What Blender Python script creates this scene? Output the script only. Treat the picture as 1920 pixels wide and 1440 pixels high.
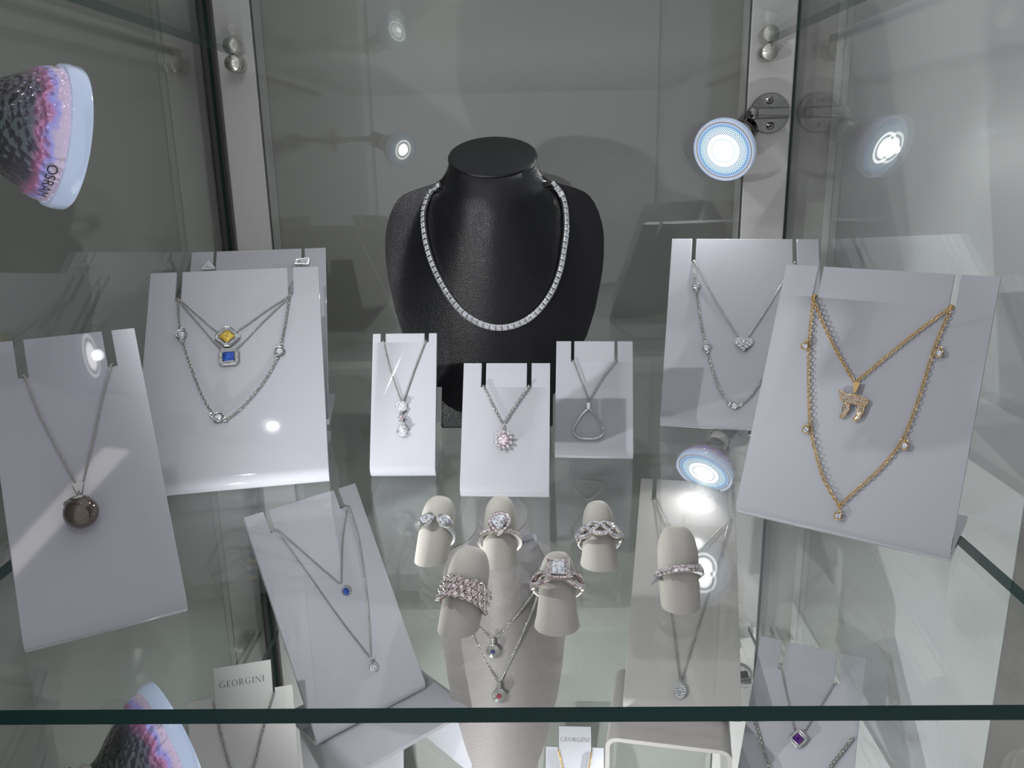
import bpy, bmesh, math, random
import numpy as np
from mathutils import Vector, Matrix
from mathutils.bvhtree import BVHTree
random.seed(7)
for o in list(bpy.data.objects): bpy.data.objects.remove(o)
S = bpy.context.scene
COL = S.collection
R_ = math.radians

# ------------------------------------------------------------------ camera, world, exposure
FPX = 1566.0
CH = 0.183
pit, rol, yaw = R_(15.4), R_(1.1), R_(1.25)
FW = Vector((-math.sin(yaw)*math.cos(pit), math.cos(yaw)*math.cos(pit), -math.sin(pit)))
rt = Vector((math.cos(yaw), math.sin(yaw), 0))
up = rt.cross(FW)
RT = rt*math.cos(rol) - up*math.sin(rol)
UP = up*math.cos(rol) + rt*math.sin(rol)
CAM = Vector((0, 0, CH))
cd = bpy.data.cameras.new('camera')
cam = bpy.data.objects.new('camera', cd); COL.objects.link(cam)
cd.sensor_width = 36; cd.lens = FPX/1920*36; cd.clip_start = .01; cd.clip_end = 50
cam.matrix_world = Matrix(((RT.x, UP.x, -FW.x, CAM.x), (RT.y, UP.y, -FW.y, CAM.y), (RT.z, UP.z, -FW.z, CAM.z), (0, 0, 0, 1)))
S.camera = cam
S.view_settings.view_transform = 'Standard'
S.view_settings.look = 'None'
S.view_settings.gamma = 1
S.view_settings.use_curve_mapping = False
S.view_settings.exposure = 0.0
S.cycles.max_bounces = 14; S.cycles.transparent_max_bounces = 40
S.cycles.glossy_bounces = 6; S.cycles.diffuse_bounces = 4
S.cycles.caustics_reflective = False; S.cycles.caustics_refractive = False
S.cycles.sample_clamp_indirect = 4.0
S.cycles.use_denoising = True
W = bpy.data.worlds.new('shop'); S.world = W; W.use_nodes = True
WORLD_STRENGTH = 0.60
W.node_tree.nodes['Background'].inputs[0].default_value = (.93, .94, 1, 1)
W.node_tree.nodes['Background'].inputs[1].default_value = WORLD_STRENGTH
SPOT_W = 2.2          # each halogen-shape LED lamp
STRIP_E = 3.5         # shop ceiling strip lights

def ray(px, py):
    return FW + RT*((px-960)/FPX) - UP*((py-720)/FPX)

# ------------------------------------------------------------------ helpers
def mat(name, col=(.8, .8, .8), rough=.5, metal=0, **k):
    m = bpy.data.materials.new(name); m.use_nodes = True
    b = m.node_tree.nodes['Principled BSDF']
    b.inputs['Base Color'].default_value = (*col, 1)
    b.inputs['Roughness'].default_value = rough
    b.inputs['Metallic'].default_value = metal
    for kk, v in k.items():
        b.inputs[kk.replace('_', ' ')].default_value = v
    return m
def nd(m, t, **k):
    n = m.node_tree.nodes.new(t)
    for a, v in k.items(): setattr(n, a, v)
    return n
def lk(m, a, b): m.node_tree.links.new(a, b)
def bump(m, scale, strength, dist=.0005, detail=3):
    tc = nd(m, 'ShaderNodeTexCoord'); n = nd(m, 'ShaderNodeTexNoise'); n.inputs['Scale'].default_value = scale; n.inputs['Detail'].default_value = detail
    bp = nd(m, 'ShaderNodeBump'); bp.inputs['Strength'].default_value = strength; bp.inputs['Distance'].default_value = dist
    lk(m, tc.outputs['Object'], n.inputs['Vector']); lk(m, n.outputs['Fac'], bp.inputs['Height'])
    lk(m, bp.outputs['Normal'], m.node_tree.nodes['Principled BSDF'].inputs['Normal'])
def vary(m, c1, c2, scale, detail=3):
    tc = nd(m, 'ShaderNodeTexCoord'); n = nd(m, 'ShaderNodeTexNoise'); n.inputs['Scale'].default_value = scale; n.inputs['Detail'].default_value = detail
    r = nd(m, 'ShaderNodeValToRGB'); r.color_ramp.elements[0].position = .35; r.color_ramp.elements[1].position = .65
    r.color_ramp.elements[0].color = (*c1, 1); r.color_ramp.elements[1].color = (*c2, 1)
    lk(m, tc.outputs['Object'], n.inputs['Vector']); lk(m, n.outputs['Fac'], r.inputs['Fac'])
    lk(m, r.outputs['Color'], m.node_tree.nodes['Principled BSDF'].inputs['Base Color'])

def glass(name, tint=(.984, .992, .988), f0=.045, rough=0.0):
    """clear flat glass: lets light straight through and mirrors by angle (Schlick)"""
    m = bpy.data.materials.new(name); m.use_nodes = True; nt = m.node_tree; nt.nodes.clear()
    out = nd(m, 'ShaderNodeOutputMaterial'); mx = nd(m, 'ShaderNodeMixShader')
    tr = nd(m, 'ShaderNodeBsdfTransparent'); tr.inputs[0].default_value = (*tint, 1)
    gl = nd(m, 'ShaderNodeBsdfGlossy'); gl.inputs['Roughness'].default_value = rough; gl.inputs[0].default_value = (.97, 1, .98, 1)
    ge = nd(m, 'ShaderNodeNewGeometry'); dp = nd(m, 'ShaderNodeVectorMath', operation='DOT_PRODUCT')
    ab = nd(m, 'ShaderNodeMath', operation='ABSOLUTE'); sb = nd(m, 'ShaderNodeMath', operation='SUBTRACT'); sb.inputs[0].default_value = 1
    pw = nd(m, 'ShaderNodeMath', operation='POWER'); pw.inputs[1].default_value = 5
    ma = nd(m, 'ShaderNodeMath', operation='MULTIPLY_ADD'); ma.inputs[1].default_value = 1-f0; ma.inputs[2].default_value = f0
    lk(m, ge.outputs['Incoming'], dp.inputs[0]); lk(m, ge.outputs['Normal'], dp.inputs[1]); lk(m, dp.outputs['Value'], ab.inputs[0])
    lk(m, ab.outputs[0], sb.inputs[1]); lk(m, sb.outputs[0], pw.inputs[0]); lk(m, pw.outputs[0], ma.inputs[0])
    lk(m, ma.outputs[0], mx.inputs[0]); lk(m, tr.outputs[0], mx.inputs[1]); lk(m, gl.outputs[0], mx.inputs[2]); lk(m, mx.outputs[0], out.inputs[0])
    return m

M = {}
M['glass'] = glass('clear_glass')
M['glass_wall'] = glass('wall_glass', (.972, .982, .975), .05)
M['glass_edge'] = mat('green_glass_edge', (.003, .030, .027), .35, Specular_IOR_Level=.25)
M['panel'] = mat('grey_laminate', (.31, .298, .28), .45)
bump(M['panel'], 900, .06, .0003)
M['panel_left'] = mat('laminate_left_shaded', (.25, .244, .225), .45)  # shade on the left wall put into the laminate colour
M['panel_right'] = mat('laminate_right_lit', (.70, .695, .705), .45)  # lamp light on the right wall put into the laminate colour
M['post'] = mat('white_post', (.66, .64, .62), .4)
M['floor'] = mat('cabinet_base_white', (.68, .70, .68), .35)
M['acrylic'] = mat('white_acrylic', (.50, .50, .54), .04, IOR=1.49)
M['acrylic_warm'] = mat('warm_acrylic', (.52, .495, .475), .05, IOR=1.49)
M['card'] = mat('matte_card', (.66, .65, .62), .6)
M['ink'] = mat('dark_ink', (.03, .03, .035), .5)
M['leather'] = mat('black_leather', (.005, .005, .0065), .30, Specular_IOR_Level=.38)
def leather_tex(m):
    tc = nd(m, 'ShaderNodeTexCoord'); v = nd(m, 'ShaderNodeTexVoronoi'); v.inputs['Scale'].default_value = 1900
    n = nd(m, 'ShaderNodeTexNoise'); n.inputs['Scale'].default_value = 1100
    ad = nd(m, 'ShaderNodeMath', operation='ADD'); bp = nd(m, 'ShaderNodeBump'); bp.inputs['Strength'].default_value = .5; bp.inputs['Distance'].default_value = .00022
    lk(m, tc.outputs['Object'], v.inputs['Vector']); lk(m, tc.outputs['Object'], n.inputs['Vector'])
    lk(m, v.outputs['Distance'], ad.inputs[0]); lk(m, n.outputs['Fac'], ad.inputs[1]); lk(m, ad.outputs[0], bp.inputs['Height'])
    lk(m, bp.outputs['Normal'], m.node_tree.nodes['Principled BSDF'].inputs['Normal'])
leather_tex(M['leather'])
M['taupe'] = mat('taupe_leatherette', (.25, .228, .22), .45); leather_tex(M['taupe'])
M['cream'] = mat('cream_leatherette', (.52, .495, .445), .6); bump(M['cream'], 1500, .35, .0002)
M['silver'] = mat('polished_silver', (.88, .87, .86), .18, 1)
M['silver_chain'] = mat('silver_chain', (.50, .49, .465), .25, 1)
M['chrome'] = mat('chrome', (.30, .29, .29), .08, 1)
M['brushed'] = mat('brushed_metal', (.55, .53, .48), .28, 1)
M['gold'] = mat('yellow_gold', (.83, .58, .26), .18, 1)
M['rose'] = mat('rose_metal', (.84, .74, .70), .16, 1)
M['ceramic'] = mat('lamp_ceramic', (.72, .68, .63), .4)
M['pearl'] = mat('bronze_pearl', (.14, .105, .09), .12, .65, Coat_Weight=.8, Coat_Roughness=.04, Thin_Film_Thickness=380, Thin_Film_IOR=1.45)
def gemmat(name, col, dark, th=420):
    m = mat(name, col, .03, .40, Coat_Weight=1, Coat_Roughness=.0, Thin_Film_Thickness=th, Thin_Film_IOR=1.6)
    # bright and dark facet reflections painted into the base colour
    tc = nd(m, 'ShaderNodeTexCoord'); v = nd(m, 'ShaderNodeTexVoronoi'); v.inputs['Scale'].default_value = 1700
    r = nd(m, 'ShaderNodeValToRGB'); r.color_ramp.interpolation = 'CONSTANT'
    e = r.color_ramp.elements; e[0].position = 0; e[0].color = (*dark, 1); e[1].position = .38; e[1].color = (*col, 1)
    lk(m, tc.outputs['Object'], v.inputs['Vector']); sp = nd(m, 'ShaderNodeSeparateColor')
    lk(m, v.outputs['Color'], sp.inputs[0]); lk(m, sp.outputs[0], r.inputs['Fac']); lk(m, r.outputs['Color'], m.node_tree.nodes['Principled BSDF'].inputs['Base Color'])
    return m
M['clear'] = gemmat('clear_stone', (.93, .93, .97), (.42, .43, .48))
M['pinkish'] = gemmat('warm_clear_stone', (.95, .86, .88), (.45, .36, .39), 300)
M['yellow'] = gemmat('yellow_stone', (.85, .62, .10), (.45, .27, .02), 0)
M['blue'] = gemmat('blue_stone', (.02, .12, .62), (.005, .02, .22), 0)
M['navy'] = gemmat('navy_stone', (.03, .04, .16), (.01, .01, .05), 0)
M['red'] = gemmat('red_stone', (.35, .02, .04), (.16, .01, .02), 0)
M['purple'] = gemmat('purple_stone', (.14, .02, .30), (.04, .005, .10), 0)

FRM = {}     # frame of every parent, to turn world points into its own
def mk(name, V, F, m, parent=None, smooth=False, kind=None, slots=None, bev=0):
    me = bpy.data.meshes.new(name)
    inv = FRM[parent.name].inverted() if parent is not None and parent.name in FRM else None
    if inv is not None: V = [inv @ Vector(v) for v in V]
    me.from_pydata([tuple(v) for v in V], [], F)
    ms = m if isinstance(m, (list, tuple)) else [m]
    for q in ms: me.materials.append(q)
    if slots: me.polygons.foreach_set('material_index', slots)
    if smooth: me.polygons.foreach_set('use_smooth', [True]*len(me.polygons))
    bm = bmesh.new(); bm.from_mesh(me); bmesh.ops.recalc_face_normals(bm, faces=bm.faces); bm.to_mesh(me); bm.free()
    if smooth == 'auto':
        me.set_sharp_from_angle(angle=R_(40))
    o = bpy.data.objects.new(name, me); COL.objects.link(o)
    if parent is not None:
        o.parent = parent; FRM[o.name] = FRM[parent.name].copy()
    else: FRM[o.name] = Matrix.Identity(4)
    if kind: o['kind'] = kind
    if bev:
        b = o.modifiers.new('bevel', 'BEVEL'); b.width = bev; b.segments = 2; b.limit_method = 'ANGLE'; b.angle_limit = R_(50)
    return o
def tag(o, label, cat, group=None):
    o['label'] = label; o['category'] = cat
    if group: o['group'] = group
    return o
def thing(name, label, cat, loc=(0, 0, 0), group=None, M4=None):
    o = bpy.data.objects.new(name, None); COL.objects.link(o); o.empty_display_size = .01
    mw = M4 if M4 is not None else Matrix.Translation(Vector(loc))
    o.matrix_world = mw; FRM[o.name] = mw.copy()
    return tag(o, label, cat, group)
class G:
    """gathers shapes for ONE mesh"""
    def __init__(s): s.V = []; s.F = []; s.mi = []
    def add(s, V, F, mi=0):
        b = len(s.V); s.V += [Vector(v) for v in V]; s.F += [tuple(i+b for i in f) for f in F]; s.mi += [mi]*len(F)
    def box(s, x0, x1, y0, y1, z0, z1, mi=0, fr=None):
        V = [Vector((x, y, z)) for z in (z0, z1) for y in (y0, y1) for x in (x0, x1)]
        if fr: V = [fr @ v for v in V]
        s.add(V, [(0, 2, 3, 1), (4, 5, 7, 6), (0, 1, 5, 4), (2, 6, 7, 3), (0, 4, 6, 2), (1, 3, 7, 5)], mi)
    def lathe(s, prof, fr=None, n=32, cap=True, mod=None, mi=0):
        V = []; F = []
        for r, z in prof:
            for k in range(n):
                a = 2*math.pi*k/n; rr = r*(mod(a, z) if mod else 1)
                V.append(Vector((rr*math.cos(a), rr*math.sin(a), z)))
        for i in range(len(prof)-1):
            for k in range(n):
                F.append((i*n+k, i*n+(k+1) % n, (i+1)*n+(k+1) % n, (i+1)*n+k))
        if cap: F.append(tuple(range(n))); F.append(tuple(range((len(prof)-1)*n, len(prof)*n)))
        if fr: V = [fr @ v for v in V]
        s.add(V, F, mi)
    def tube(s, pts, r, n=8, closed=False, flat=1.0, nrm=None, mi=0):
        pts = [Vector(p) for p in pts]; L = len(pts); V = []; F = []
        for i, p in enumerate(pts):
            if closed: t = pts[(i+1) % L]-pts[i-1]
            else: t = pts[min(i+1, L-1)]-pts[max(i-1, 0)]
            t.normalize()
            a = Vector(nrm) if nrm is not None else (Vector((0, 0, 1)) if abs(t.z) < .9 else Vector((1, 0, 0)))
            b = t.cross(a).normalized(); a = b.cross(t)
            rr = r[i] if isinstance(r, (list, tuple)) else r
            for k in range(n):
                q = 2*math.pi*k/n; V.append(p+b*math.cos(q)*rr+a*math.sin(q)*rr*flat)
        m = L if closed else L-1
        for i in range(m):
            j = (i+1) % L
            for k in range(n): F.append((i*n+k, i*n+(k+1) % n, j*n+(k+1) % n, j*n+k))
        if not closed: F.append(tuple(range(n))); F.append(tuple(range((L-1)*n, L*n)))
        s.add(V, F, mi)
    def gem(s, fr, outline, h=.6, mi=0):
        """faceted stone; outline: 2-d points in the frame's x-y plane, z is out"""
        n = len(outline); sz = max(max(abs(x), abs(y)) for x, y in outline); V = []; F = []
        for sc, z in ((.52, .42), (.80, .30), (1, 0)):
            for i, (x, y) in enumerate(outline):
                if sc == .80:
                    x2, y2 = outline[(i+1) % n]; x, y = (x+x2)/2*1.02, (y+y2)/2*1.02
                V.append(fr @ Vector((x*sc, y*sc, z*h*sz)))
        V.append(fr @ Vector((0, 0, -.6*h*sz)))
        F.append(tuple(range(n)))
        for i in range(n):
            j = (i+1) % n
            F += [(i, j, n+i), (n+i, j, n+j), (n+i, n+j, 2*n+j), (n+i, 2*n+j, 2*n+i) if False else (n+i, 2*n+j, 2*n+i)]
            F.append((2*n+i, 2*n+j, 3*n))
        s.add(V, [f for f in F], mi)
    def ball(s, c, r, n=8, fr=None, mi=0):
        pr = [(max(r*math.sin(math.pi*i/n), 1e-6), -r*math.cos(math.pi*i/n)) for i in range(n+1)]
        m4 = Matrix.Translation(Vector(c)) if fr is None else fr @ Matrix.Translation(Vector(c))
        s.lathe(pr, m4, n*2 if n > 5 else n+2, cap=False, mi=mi)
    def ring(s, fr, R, r, n=20, m=6, mi=0, sx=1, sy=1):
        pts = [fr @ Vector((R*sx*math.cos(2*math.pi*k/n), R*sy*math.sin(2*math.pi*k/n), 0)) for k in range(n)]
        s.tube(pts, r, m, True, nrm=(fr.to_3x3() @ Vector((0, 0, 1))), mi=mi)
    def build(s, name, m, parent=None, **k):
        return mk(name, s.V, s.F, m, parent, slots=s.mi if isinstance(m, (list, tuple)) else None, **k)
def frame(o, x, y, z):
    x, y, z = Vector(x).normalized(), Vector(y).normalized(), Vector(z).normalized()
    return Matrix(((x.x, y.x, z.x, o[0]), (x.y, y.y, z.y, o[1]), (x.z, y.z, z.z, o[2]), (0, 0, 0, 1)))
def rnd(n, r, ry=None, ph=0): return [(r*math.cos(2*math.pi*k/n+ph), (ry or r)*math.sin(2*math.pi*k/n+ph)) for k in range(n)]
def pear(r, n=14, l=1.5):
    o = []
    for k in range(n):
        a = 2*math.pi*k/n; x = r*math.sin(a); y = -r*math.cos(a)
        if y > 0: x *= (1-y/r)**.35 if y < r else 0; y *= l
        o.append((x if abs(x) > 1e-6 else 0.0, y))
    return o
def sqr(r, c=.3): return [(r, -r*(1-c)), (r, r*(1-c)), (r*(1-c), r), (-r*(1-c), r), (-r, r*(1-c)), (-r, -r*(1-c)), (-r*(1-c), -r), (r*(1-c), -r)]
def cat(pts, n=6):
    P = [Vector(p) for p in pts]; P = [P[0]*2-P[1]]+P+[P[-1]*2-P[-2]]; o = []
    for i in range(1, len(P)-2):
        a, b, c, d = P[i-1:i+3]
        for k in range(n):
            t = k/n; o.append(.5*((2*b)+(c-a)*t+(2*a-5*b+4*c-d)*t*t+(3*b-a-3*c+d)*t**3))
    o.append(P[-2]); return o
def resample(pts, step):
    pts = [Vector(p) for p in pts]; d = [0]
    for a, b in zip(pts, pts[1:]): d.append(d[-1]+(b-a).length)
    n = max(2, int(round(d[-1]/step))+1); o = []; j = 0
    for i in range(n):
        t = d[-1]*i/(n-1)
        while j < len(d)-2 and d[j+1] < t: j += 1
        k = (t-d[j])/max(d[j+1]-d[j], 1e-9); o.append(pts[j].lerp(pts[j+1], k))
    return o
def chain_geo(g, pts, nrm, link, wire, wide=.62, m=5, n=8):
    """oval links, every other one on edge, laid along the points"""
    P = resample(pts, link*.80); nv = Vector(nrm)
    for i in range(len(P)-1):
        a, b = P[i], P[i+1]; t = (b-a).normalized(); s = t.cross(nv).normalized(); u = s.cross(t)
        tw = R_(40) if i % 2 else R_(-35)
        s2 = s*math.cos(tw)+u*math.sin(tw); c = (a+b)/2
        ring = [c+t*(link*.5*math.cos(2*math.pi*k/n))+s2*(link*.5*wide*math.sin(2*math.pi*k/n)) for k in range(n)]
        g.tube(ring, wire, m, True, nrm=t.cross(s2))

# ------------------------------------------------------------------ the setting: a glass-lined showcase
ZU, ZL, ZF = .2638, -.262, -.525
TH = .006
XL, XR = -.2585, .2195
YB = .7255
def slab(name, x0, x1, y0, y1, z0, z1, thin, label=None, kind=None, gm='glass'):
    """glass sheet: thin axis 0,1,2 - its faces across that axis are clear, the rim green"""
    g = G(); g.box(x0, x1, y0, y1, z0, z1)
    ax = {0: (4, 5), 1: (2, 3), 2: (0, 1)}[thin]
    g.mi = [0 if i in ax or (thin == 2 and i == 3) else 1 for i in range(6)]
    o = g.build(name, [M[gm], M['glass_edge']], kind=kind)
    if label: tag(o, label, 'shelf')
    return o
slab('glass_shelf', -.2500, .2090, .2466, YB-.003, -TH, 0, 2, 'clear glass shelf in the middle with the green front edge')
slab('glass_shelf', -.2370, .1955, .2466, YB-.003, ZU, ZU+TH, 2, 'clear glass shelf at the top, seen from below')
slab('glass_shelf', -.2500, .2090, .2466, YB-.003, ZL-TH, ZL, 2, 'clear glass shelf below the middle one, carrying risers and a taupe bust')
slab('window_1', XL-.003, XL, -.02, YB+.006, ZF, .50, 0, kind='structure', gm='glass_wall')
slab('window_2', XR, XR+.003, -.02, YB+.006, ZF, .50, 0, kind='structure', gm='glass_wall')
slab('window_3', -.2205, .1808, YB, YB+.003, ZF, .50, 1, kind='structure', gm='glass_wall')
def sbox(name, a, m, bev=0):
    g = G(); g.box(*a); return g.build(name, M[m], kind='structure', bev=bev)
sbox('trim_1', (-.2520, -.2215, YB+.0005, YB+.030, ZF, .50), 'post', .001)
sbox('trim_2', (.1818, .2185, YB+.0005, YB+.030, ZF, .50), 'post', .001)
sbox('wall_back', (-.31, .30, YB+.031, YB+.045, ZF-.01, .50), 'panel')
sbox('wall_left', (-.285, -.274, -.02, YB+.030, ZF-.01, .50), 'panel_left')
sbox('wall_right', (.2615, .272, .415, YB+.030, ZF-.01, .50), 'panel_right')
sbox('trim_3', (.262, .290, .18, .414, ZF-.01, .50), 'taupe')
sbox('floor', (-.285, .272, -.02, YB+.031, ZF-.02, ZF-.0005), 'floor')

# shop ceiling strips behind and above the viewer (they are what flashes in the acrylic)
M['strip'] = mat('strip_light', (1, 1, 1)); b = M['strip'].node_tree.nodes['Principled BSDF']
b.inputs['Emission Color'].default_value = (1, .98, .95, 1); b.inputs['Emission Strength'].default_value = STRIP_E
for i, (x, y, l) in enumerate(((-.9, -1.2, 1.2), (.7, -1.6, 1.2))):
    t = thing('ceiling_light', ['long strip light on the shop ceiling, left of the showcase', 'long strip light on the shop ceiling, right of the showcase'][i], 'light', (x, y, 2.0))
    g = G(); g.box(x-.05, x+.05, y-l/2, y+l/2, 2.0, 2.03); g.build('housing', M['post'], t)
    g = G(); g.box(x-.04, x+.04, y-l/2+.01, y+l/2-.01, 1.992, 2.0); g.build('diffuser', M['strip'], t)

# shelf pegs
def peg(x, z, label):
    t = thing('shelf_peg', label, 'peg', (x, YB, z), 'metal pegs under the shelf corners')
    g = G(); fr = frame((x, YB, z), (1, 0, 0), (0, 0, 1), (0, -1, 0))
    g.lathe([(.0062, 0), (.0065, .001), (.0065, .011), (.0060, .0118), (.0056, .0118), (.0056, .0135), (.0062, .0142), (.0062, .0175), (.0025, .0195), (.0004, .0200)], fr, 28)
    g.build('stud', M['brushed'], t, smooth='auto')
for z, w in ((ZU-.0068, 'top glass shelf'), (-TH-.0068, 'middle glass shelf'), (ZL-TH-.0068, 'lower glass shelf')):
    peg(-.2345, z, 'round metal peg on the left white post under the '+w)
    peg(.1935, z, 'round metal peg on the right white post under the '+w)

# ------------------------------------------------------------------ acrylic stands
class Stand:
    """bent sheet: leaning face, round fold at the shelf, foot running back under it"""
    def __init__(s, x, y, yw, ln, w, h, z):
        s.w, s.h, s.z, s.ln = w, h, z, R_(ln); a = R_(yw)
        s.u = Vector((math.cos(a), math.sin(a), 0)); s.nb = Vector((-math.sin(a), math.cos(a), 0))
        s.v = s.nb*math.sin(s.ln)+Vector((0, 0, math.cos(s.ln))); s.n = s.u.cross(s.v)
        s.o = Vector((x, y, z))
        s.fr = frame(s.o, s.u, s.nb, (0, 0, 1))        # standing frame for the Empty
    def uv(s, px, py):
        d = ray(px, py); t = (s.o-CAM).dot(s.n)/d.dot(s.n); P = CAM+d*t-s.o
        return P.dot(s.u), P.dot(s.v)
    def at(s, u, v, k=0): return s.o+s.u*u+s.v*v+s.n*k
    def px(s, x, y, k=0): u, v = s.uv(x, y); return s.at(u, v, k)
    def pf(s, x, y, k=0, rot=0):
        u, v = s.uv(x, y); c, q = math.cos(R_(rot)), math.sin(R_(rot))
        return frame(s.at(u, v, k), s.u*c+s.v*q, s.v*c-s.u*q, s.n)
def stand(name, label, q, slots=(), foot=.055, r=.006, th=.003, m='acrylic', cat='display stand', group=None, notch=None, tops=None):
    """slots: (px_left, px_right, py_top, px_bottom, py_bottom) in the face"""
    s = Stand(*q); t = thing(name, label, cat, group=group, M4=s.fr)
    ang = math.pi/2-s.ln; tl = r/math.tan(ang/2)
    us = [-s.w/2]; sv = []
    for a in slots:
        u0 = s.uv(a[0], a[2])[0]; u1 = s.uv(a[1], a[2])[0]; v = s.uv(a[3], a[4])[1]; us += [u0, u1]; sv.append(v)
    us.append(s.w/2)
    hs = [s.h]*(len(us)-1) if not tops else list(tops)
    for i in range(len(sv)): hs[1+2*i] = sv[i]
    rows = sorted(set([round(v, 5) for v in hs]))
    if notch: rows = sorted(set(rows+[round(notch-.0022, 5), round(notch+.0022, 5)]))
    prof = [(foot, 0.0)]
    prof.append((tl, 0.0))
    cx, cz = tl, r
    a0, a1 = -math.pi/2, -math.pi/2-(math.pi-ang)
    for k in range(1, 9): a = a0+(a1-a0)*k/8; prof.append((cx+r*math.cos(a), cz+r*math.sin(a)))
    for v in rows: prof.append((math.sin(s.ln)*v, math.cos(s.ln)*v))
    nb = len(prof)-len(rows)
    bm = bmesh.new(); gr = []
    for u in us: gr.append([bm.verts.new((u, p[0], p[1])) for p in prof])
    for i in range(len(us)-1):
        for j in range(len(prof)-1):
            if j+1 >= nb and rows[j+1-nb] > round(hs[i], 5)+1e-6: continue
            bm.faces.new((gr[i][j], gr[i+1][j], gr[i+1][j+1], gr[i][j+1]))
    if notch:
        k = [i for i, v in enumerate(rows) if abs(v-round(notch-.0022, 5)) < 1e-6][0]+nb
    for v in [v for v in bm.verts if not v.link_faces]: bm.verts.remove(v)
    bmesh.ops.recalc_face_normals(bm, faces=bm.faces)
    # outer side must face the viewer: make the face normals point forward
    f0 = max(bm.faces, key=lambda f: f.calc_center_median().z)
    if f0.normal.y > 0: bmesh.ops.reverse_faces(bm, faces=bm.faces)
    bmesh.ops.solidify(bm, geom=bm.faces[:], thickness=th)
    bmesh.ops.recalc_face_normals(bm, faces=bm.faces)
    me = bpy.data.meshes.new('bent_sheet'); bm.to_mesh(me); bm.free()
    me.materials.append(M[m]); o = bpy.data.objects.new('bent_sheet', me); COL.objects.link(o); o.parent = t; FRM[o.name] = FRM[t.name].copy()
    me.polygons.foreach_set('use_smooth', [True]*len(me.polygons)); me.set_sharp_from_angle(angle=R_(35))
    bv = o.modifiers.new('bevel', 'BEVEL'); bv.width = .0003; bv.segments = 2; bv.limit_method = 'ANGLE'; bv.angle_limit = R_(60)
    s.t = t; s.sheet = o; s.slots = sv; s.us = us
    return s

S1 = stand('necklace_stand', 'white acrylic stand nearest the left edge, holding the dark pearl necklace', (-.1660, .2874, 30, 35.3, .0594, .1348, 0),
           [(23, 43, 639, 47, 708), (190, 208, 619, 215, 686)], foot=.050)
S2 = stand('necklace_stand', 'large white acrylic stand holding the yellow and blue pendants', (-.1667, .4298, 12.4, 47.2, .1066, .1659, 0),
           [(331, 342, 511, 337, 563), (539, 549, 503, 545, 552)], foot=.10)
S2b = stand('necklace_stand', 'white acrylic stand mostly hidden behind the one with yellow and blue pendants', (-.1895, .5397, 9.9, 44.7, .1011, .1612, 0),
            [(400, 406, 471, 401, 508), (565, 571, 466, 567, 497)], foot=.085)
S4 = stand('necklace_stand', 'small white acrylic stand left of the black bust with a three-stone drop', (-.0751, .4536, -.9, 24.8, .0387, .0884, 0),
           [(714, 723, 626, 716, 641), (796, 804, 624, 799, 641)], foot=.042)
S5 = stand('necklace_stand', 'small white acrylic stand in the centre with a flower pendant', (-.0148, .4201, -3.2, 28.8, .0489, .0788, 0),
           [(903, 912, 681, 906, 726), (988, 997, 681, 992, 726)], foot=.042)
S6 = stand('necklace_stand', 'small white acrylic stand right of the black bust with an open teardrop', (.0385, .4787, -4.2, 29.3, .0479, .0779, 0),
           [(1071, 1077, 640, 1073, 678), (1152, 1158, 640, 1155, 678)], foot=.042)
S7 = stand('necklace_stand', 'large white acrylic stand under the lit lamp with the heart necklace', (.1392, .5261, -11.9, 43.8, .1064, .1638, 0),
           [(1298, 1306, 448, 1302, 491), (1486, 1494, 448, 1490, 494)], foot=.10)
S8 = stand('necklace_stand', 'large white acrylic stand at the right with two gold necklaces', (.1448, .3697, -34.3, 25.8, .0994, .1374, 0),
           [(1534, 1545, 500, 1521, 556), (1790, 1803, 514, 1786, 577)], foot=.060)
# the lower shelf, seen through the middle one
k = .86
def sc(q, k=k): # same line of sight, nearer: stands raised on risers
    x, y, a, b, w, h, z = q; return (x*k, y*k, a, b, w*k, h*k, CH+(z-CH)*k)
L1 = stand('necklace_stand', 'white acrylic stand under the shelf with a small blue and a clear pendant', sc((-.1275, .5822, 42.8, 30.7, .1043, .1925, ZL)),
           [(494, 505, 959, 519, 996), (626, 638, 919, 650, 950)], foot=.05)
L3 = stand('necklace_stand', 'long warm white stand under the shelf with the oval pave pendant', sc((.1150, .5601, -10.6, 64.5, .0941, .2742, ZL)),
           [(1224, 1232, 898, 1230, 937), (1364, 1371, 907, 1370, 971)], foot=.05, m='acrylic_warm')
L4 = stand('necklace_stand', 'white acrylic stand under the shelf at the right with the purple pendant', (.1571, .4364, -24.1, 50.3, .0730, .1477, ZL),
           [(1467, 1475, 1200, 1464, 1255), (1570, 1580, 1227, 1564, 1281)], foot=.07)
LZ = {}
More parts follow.
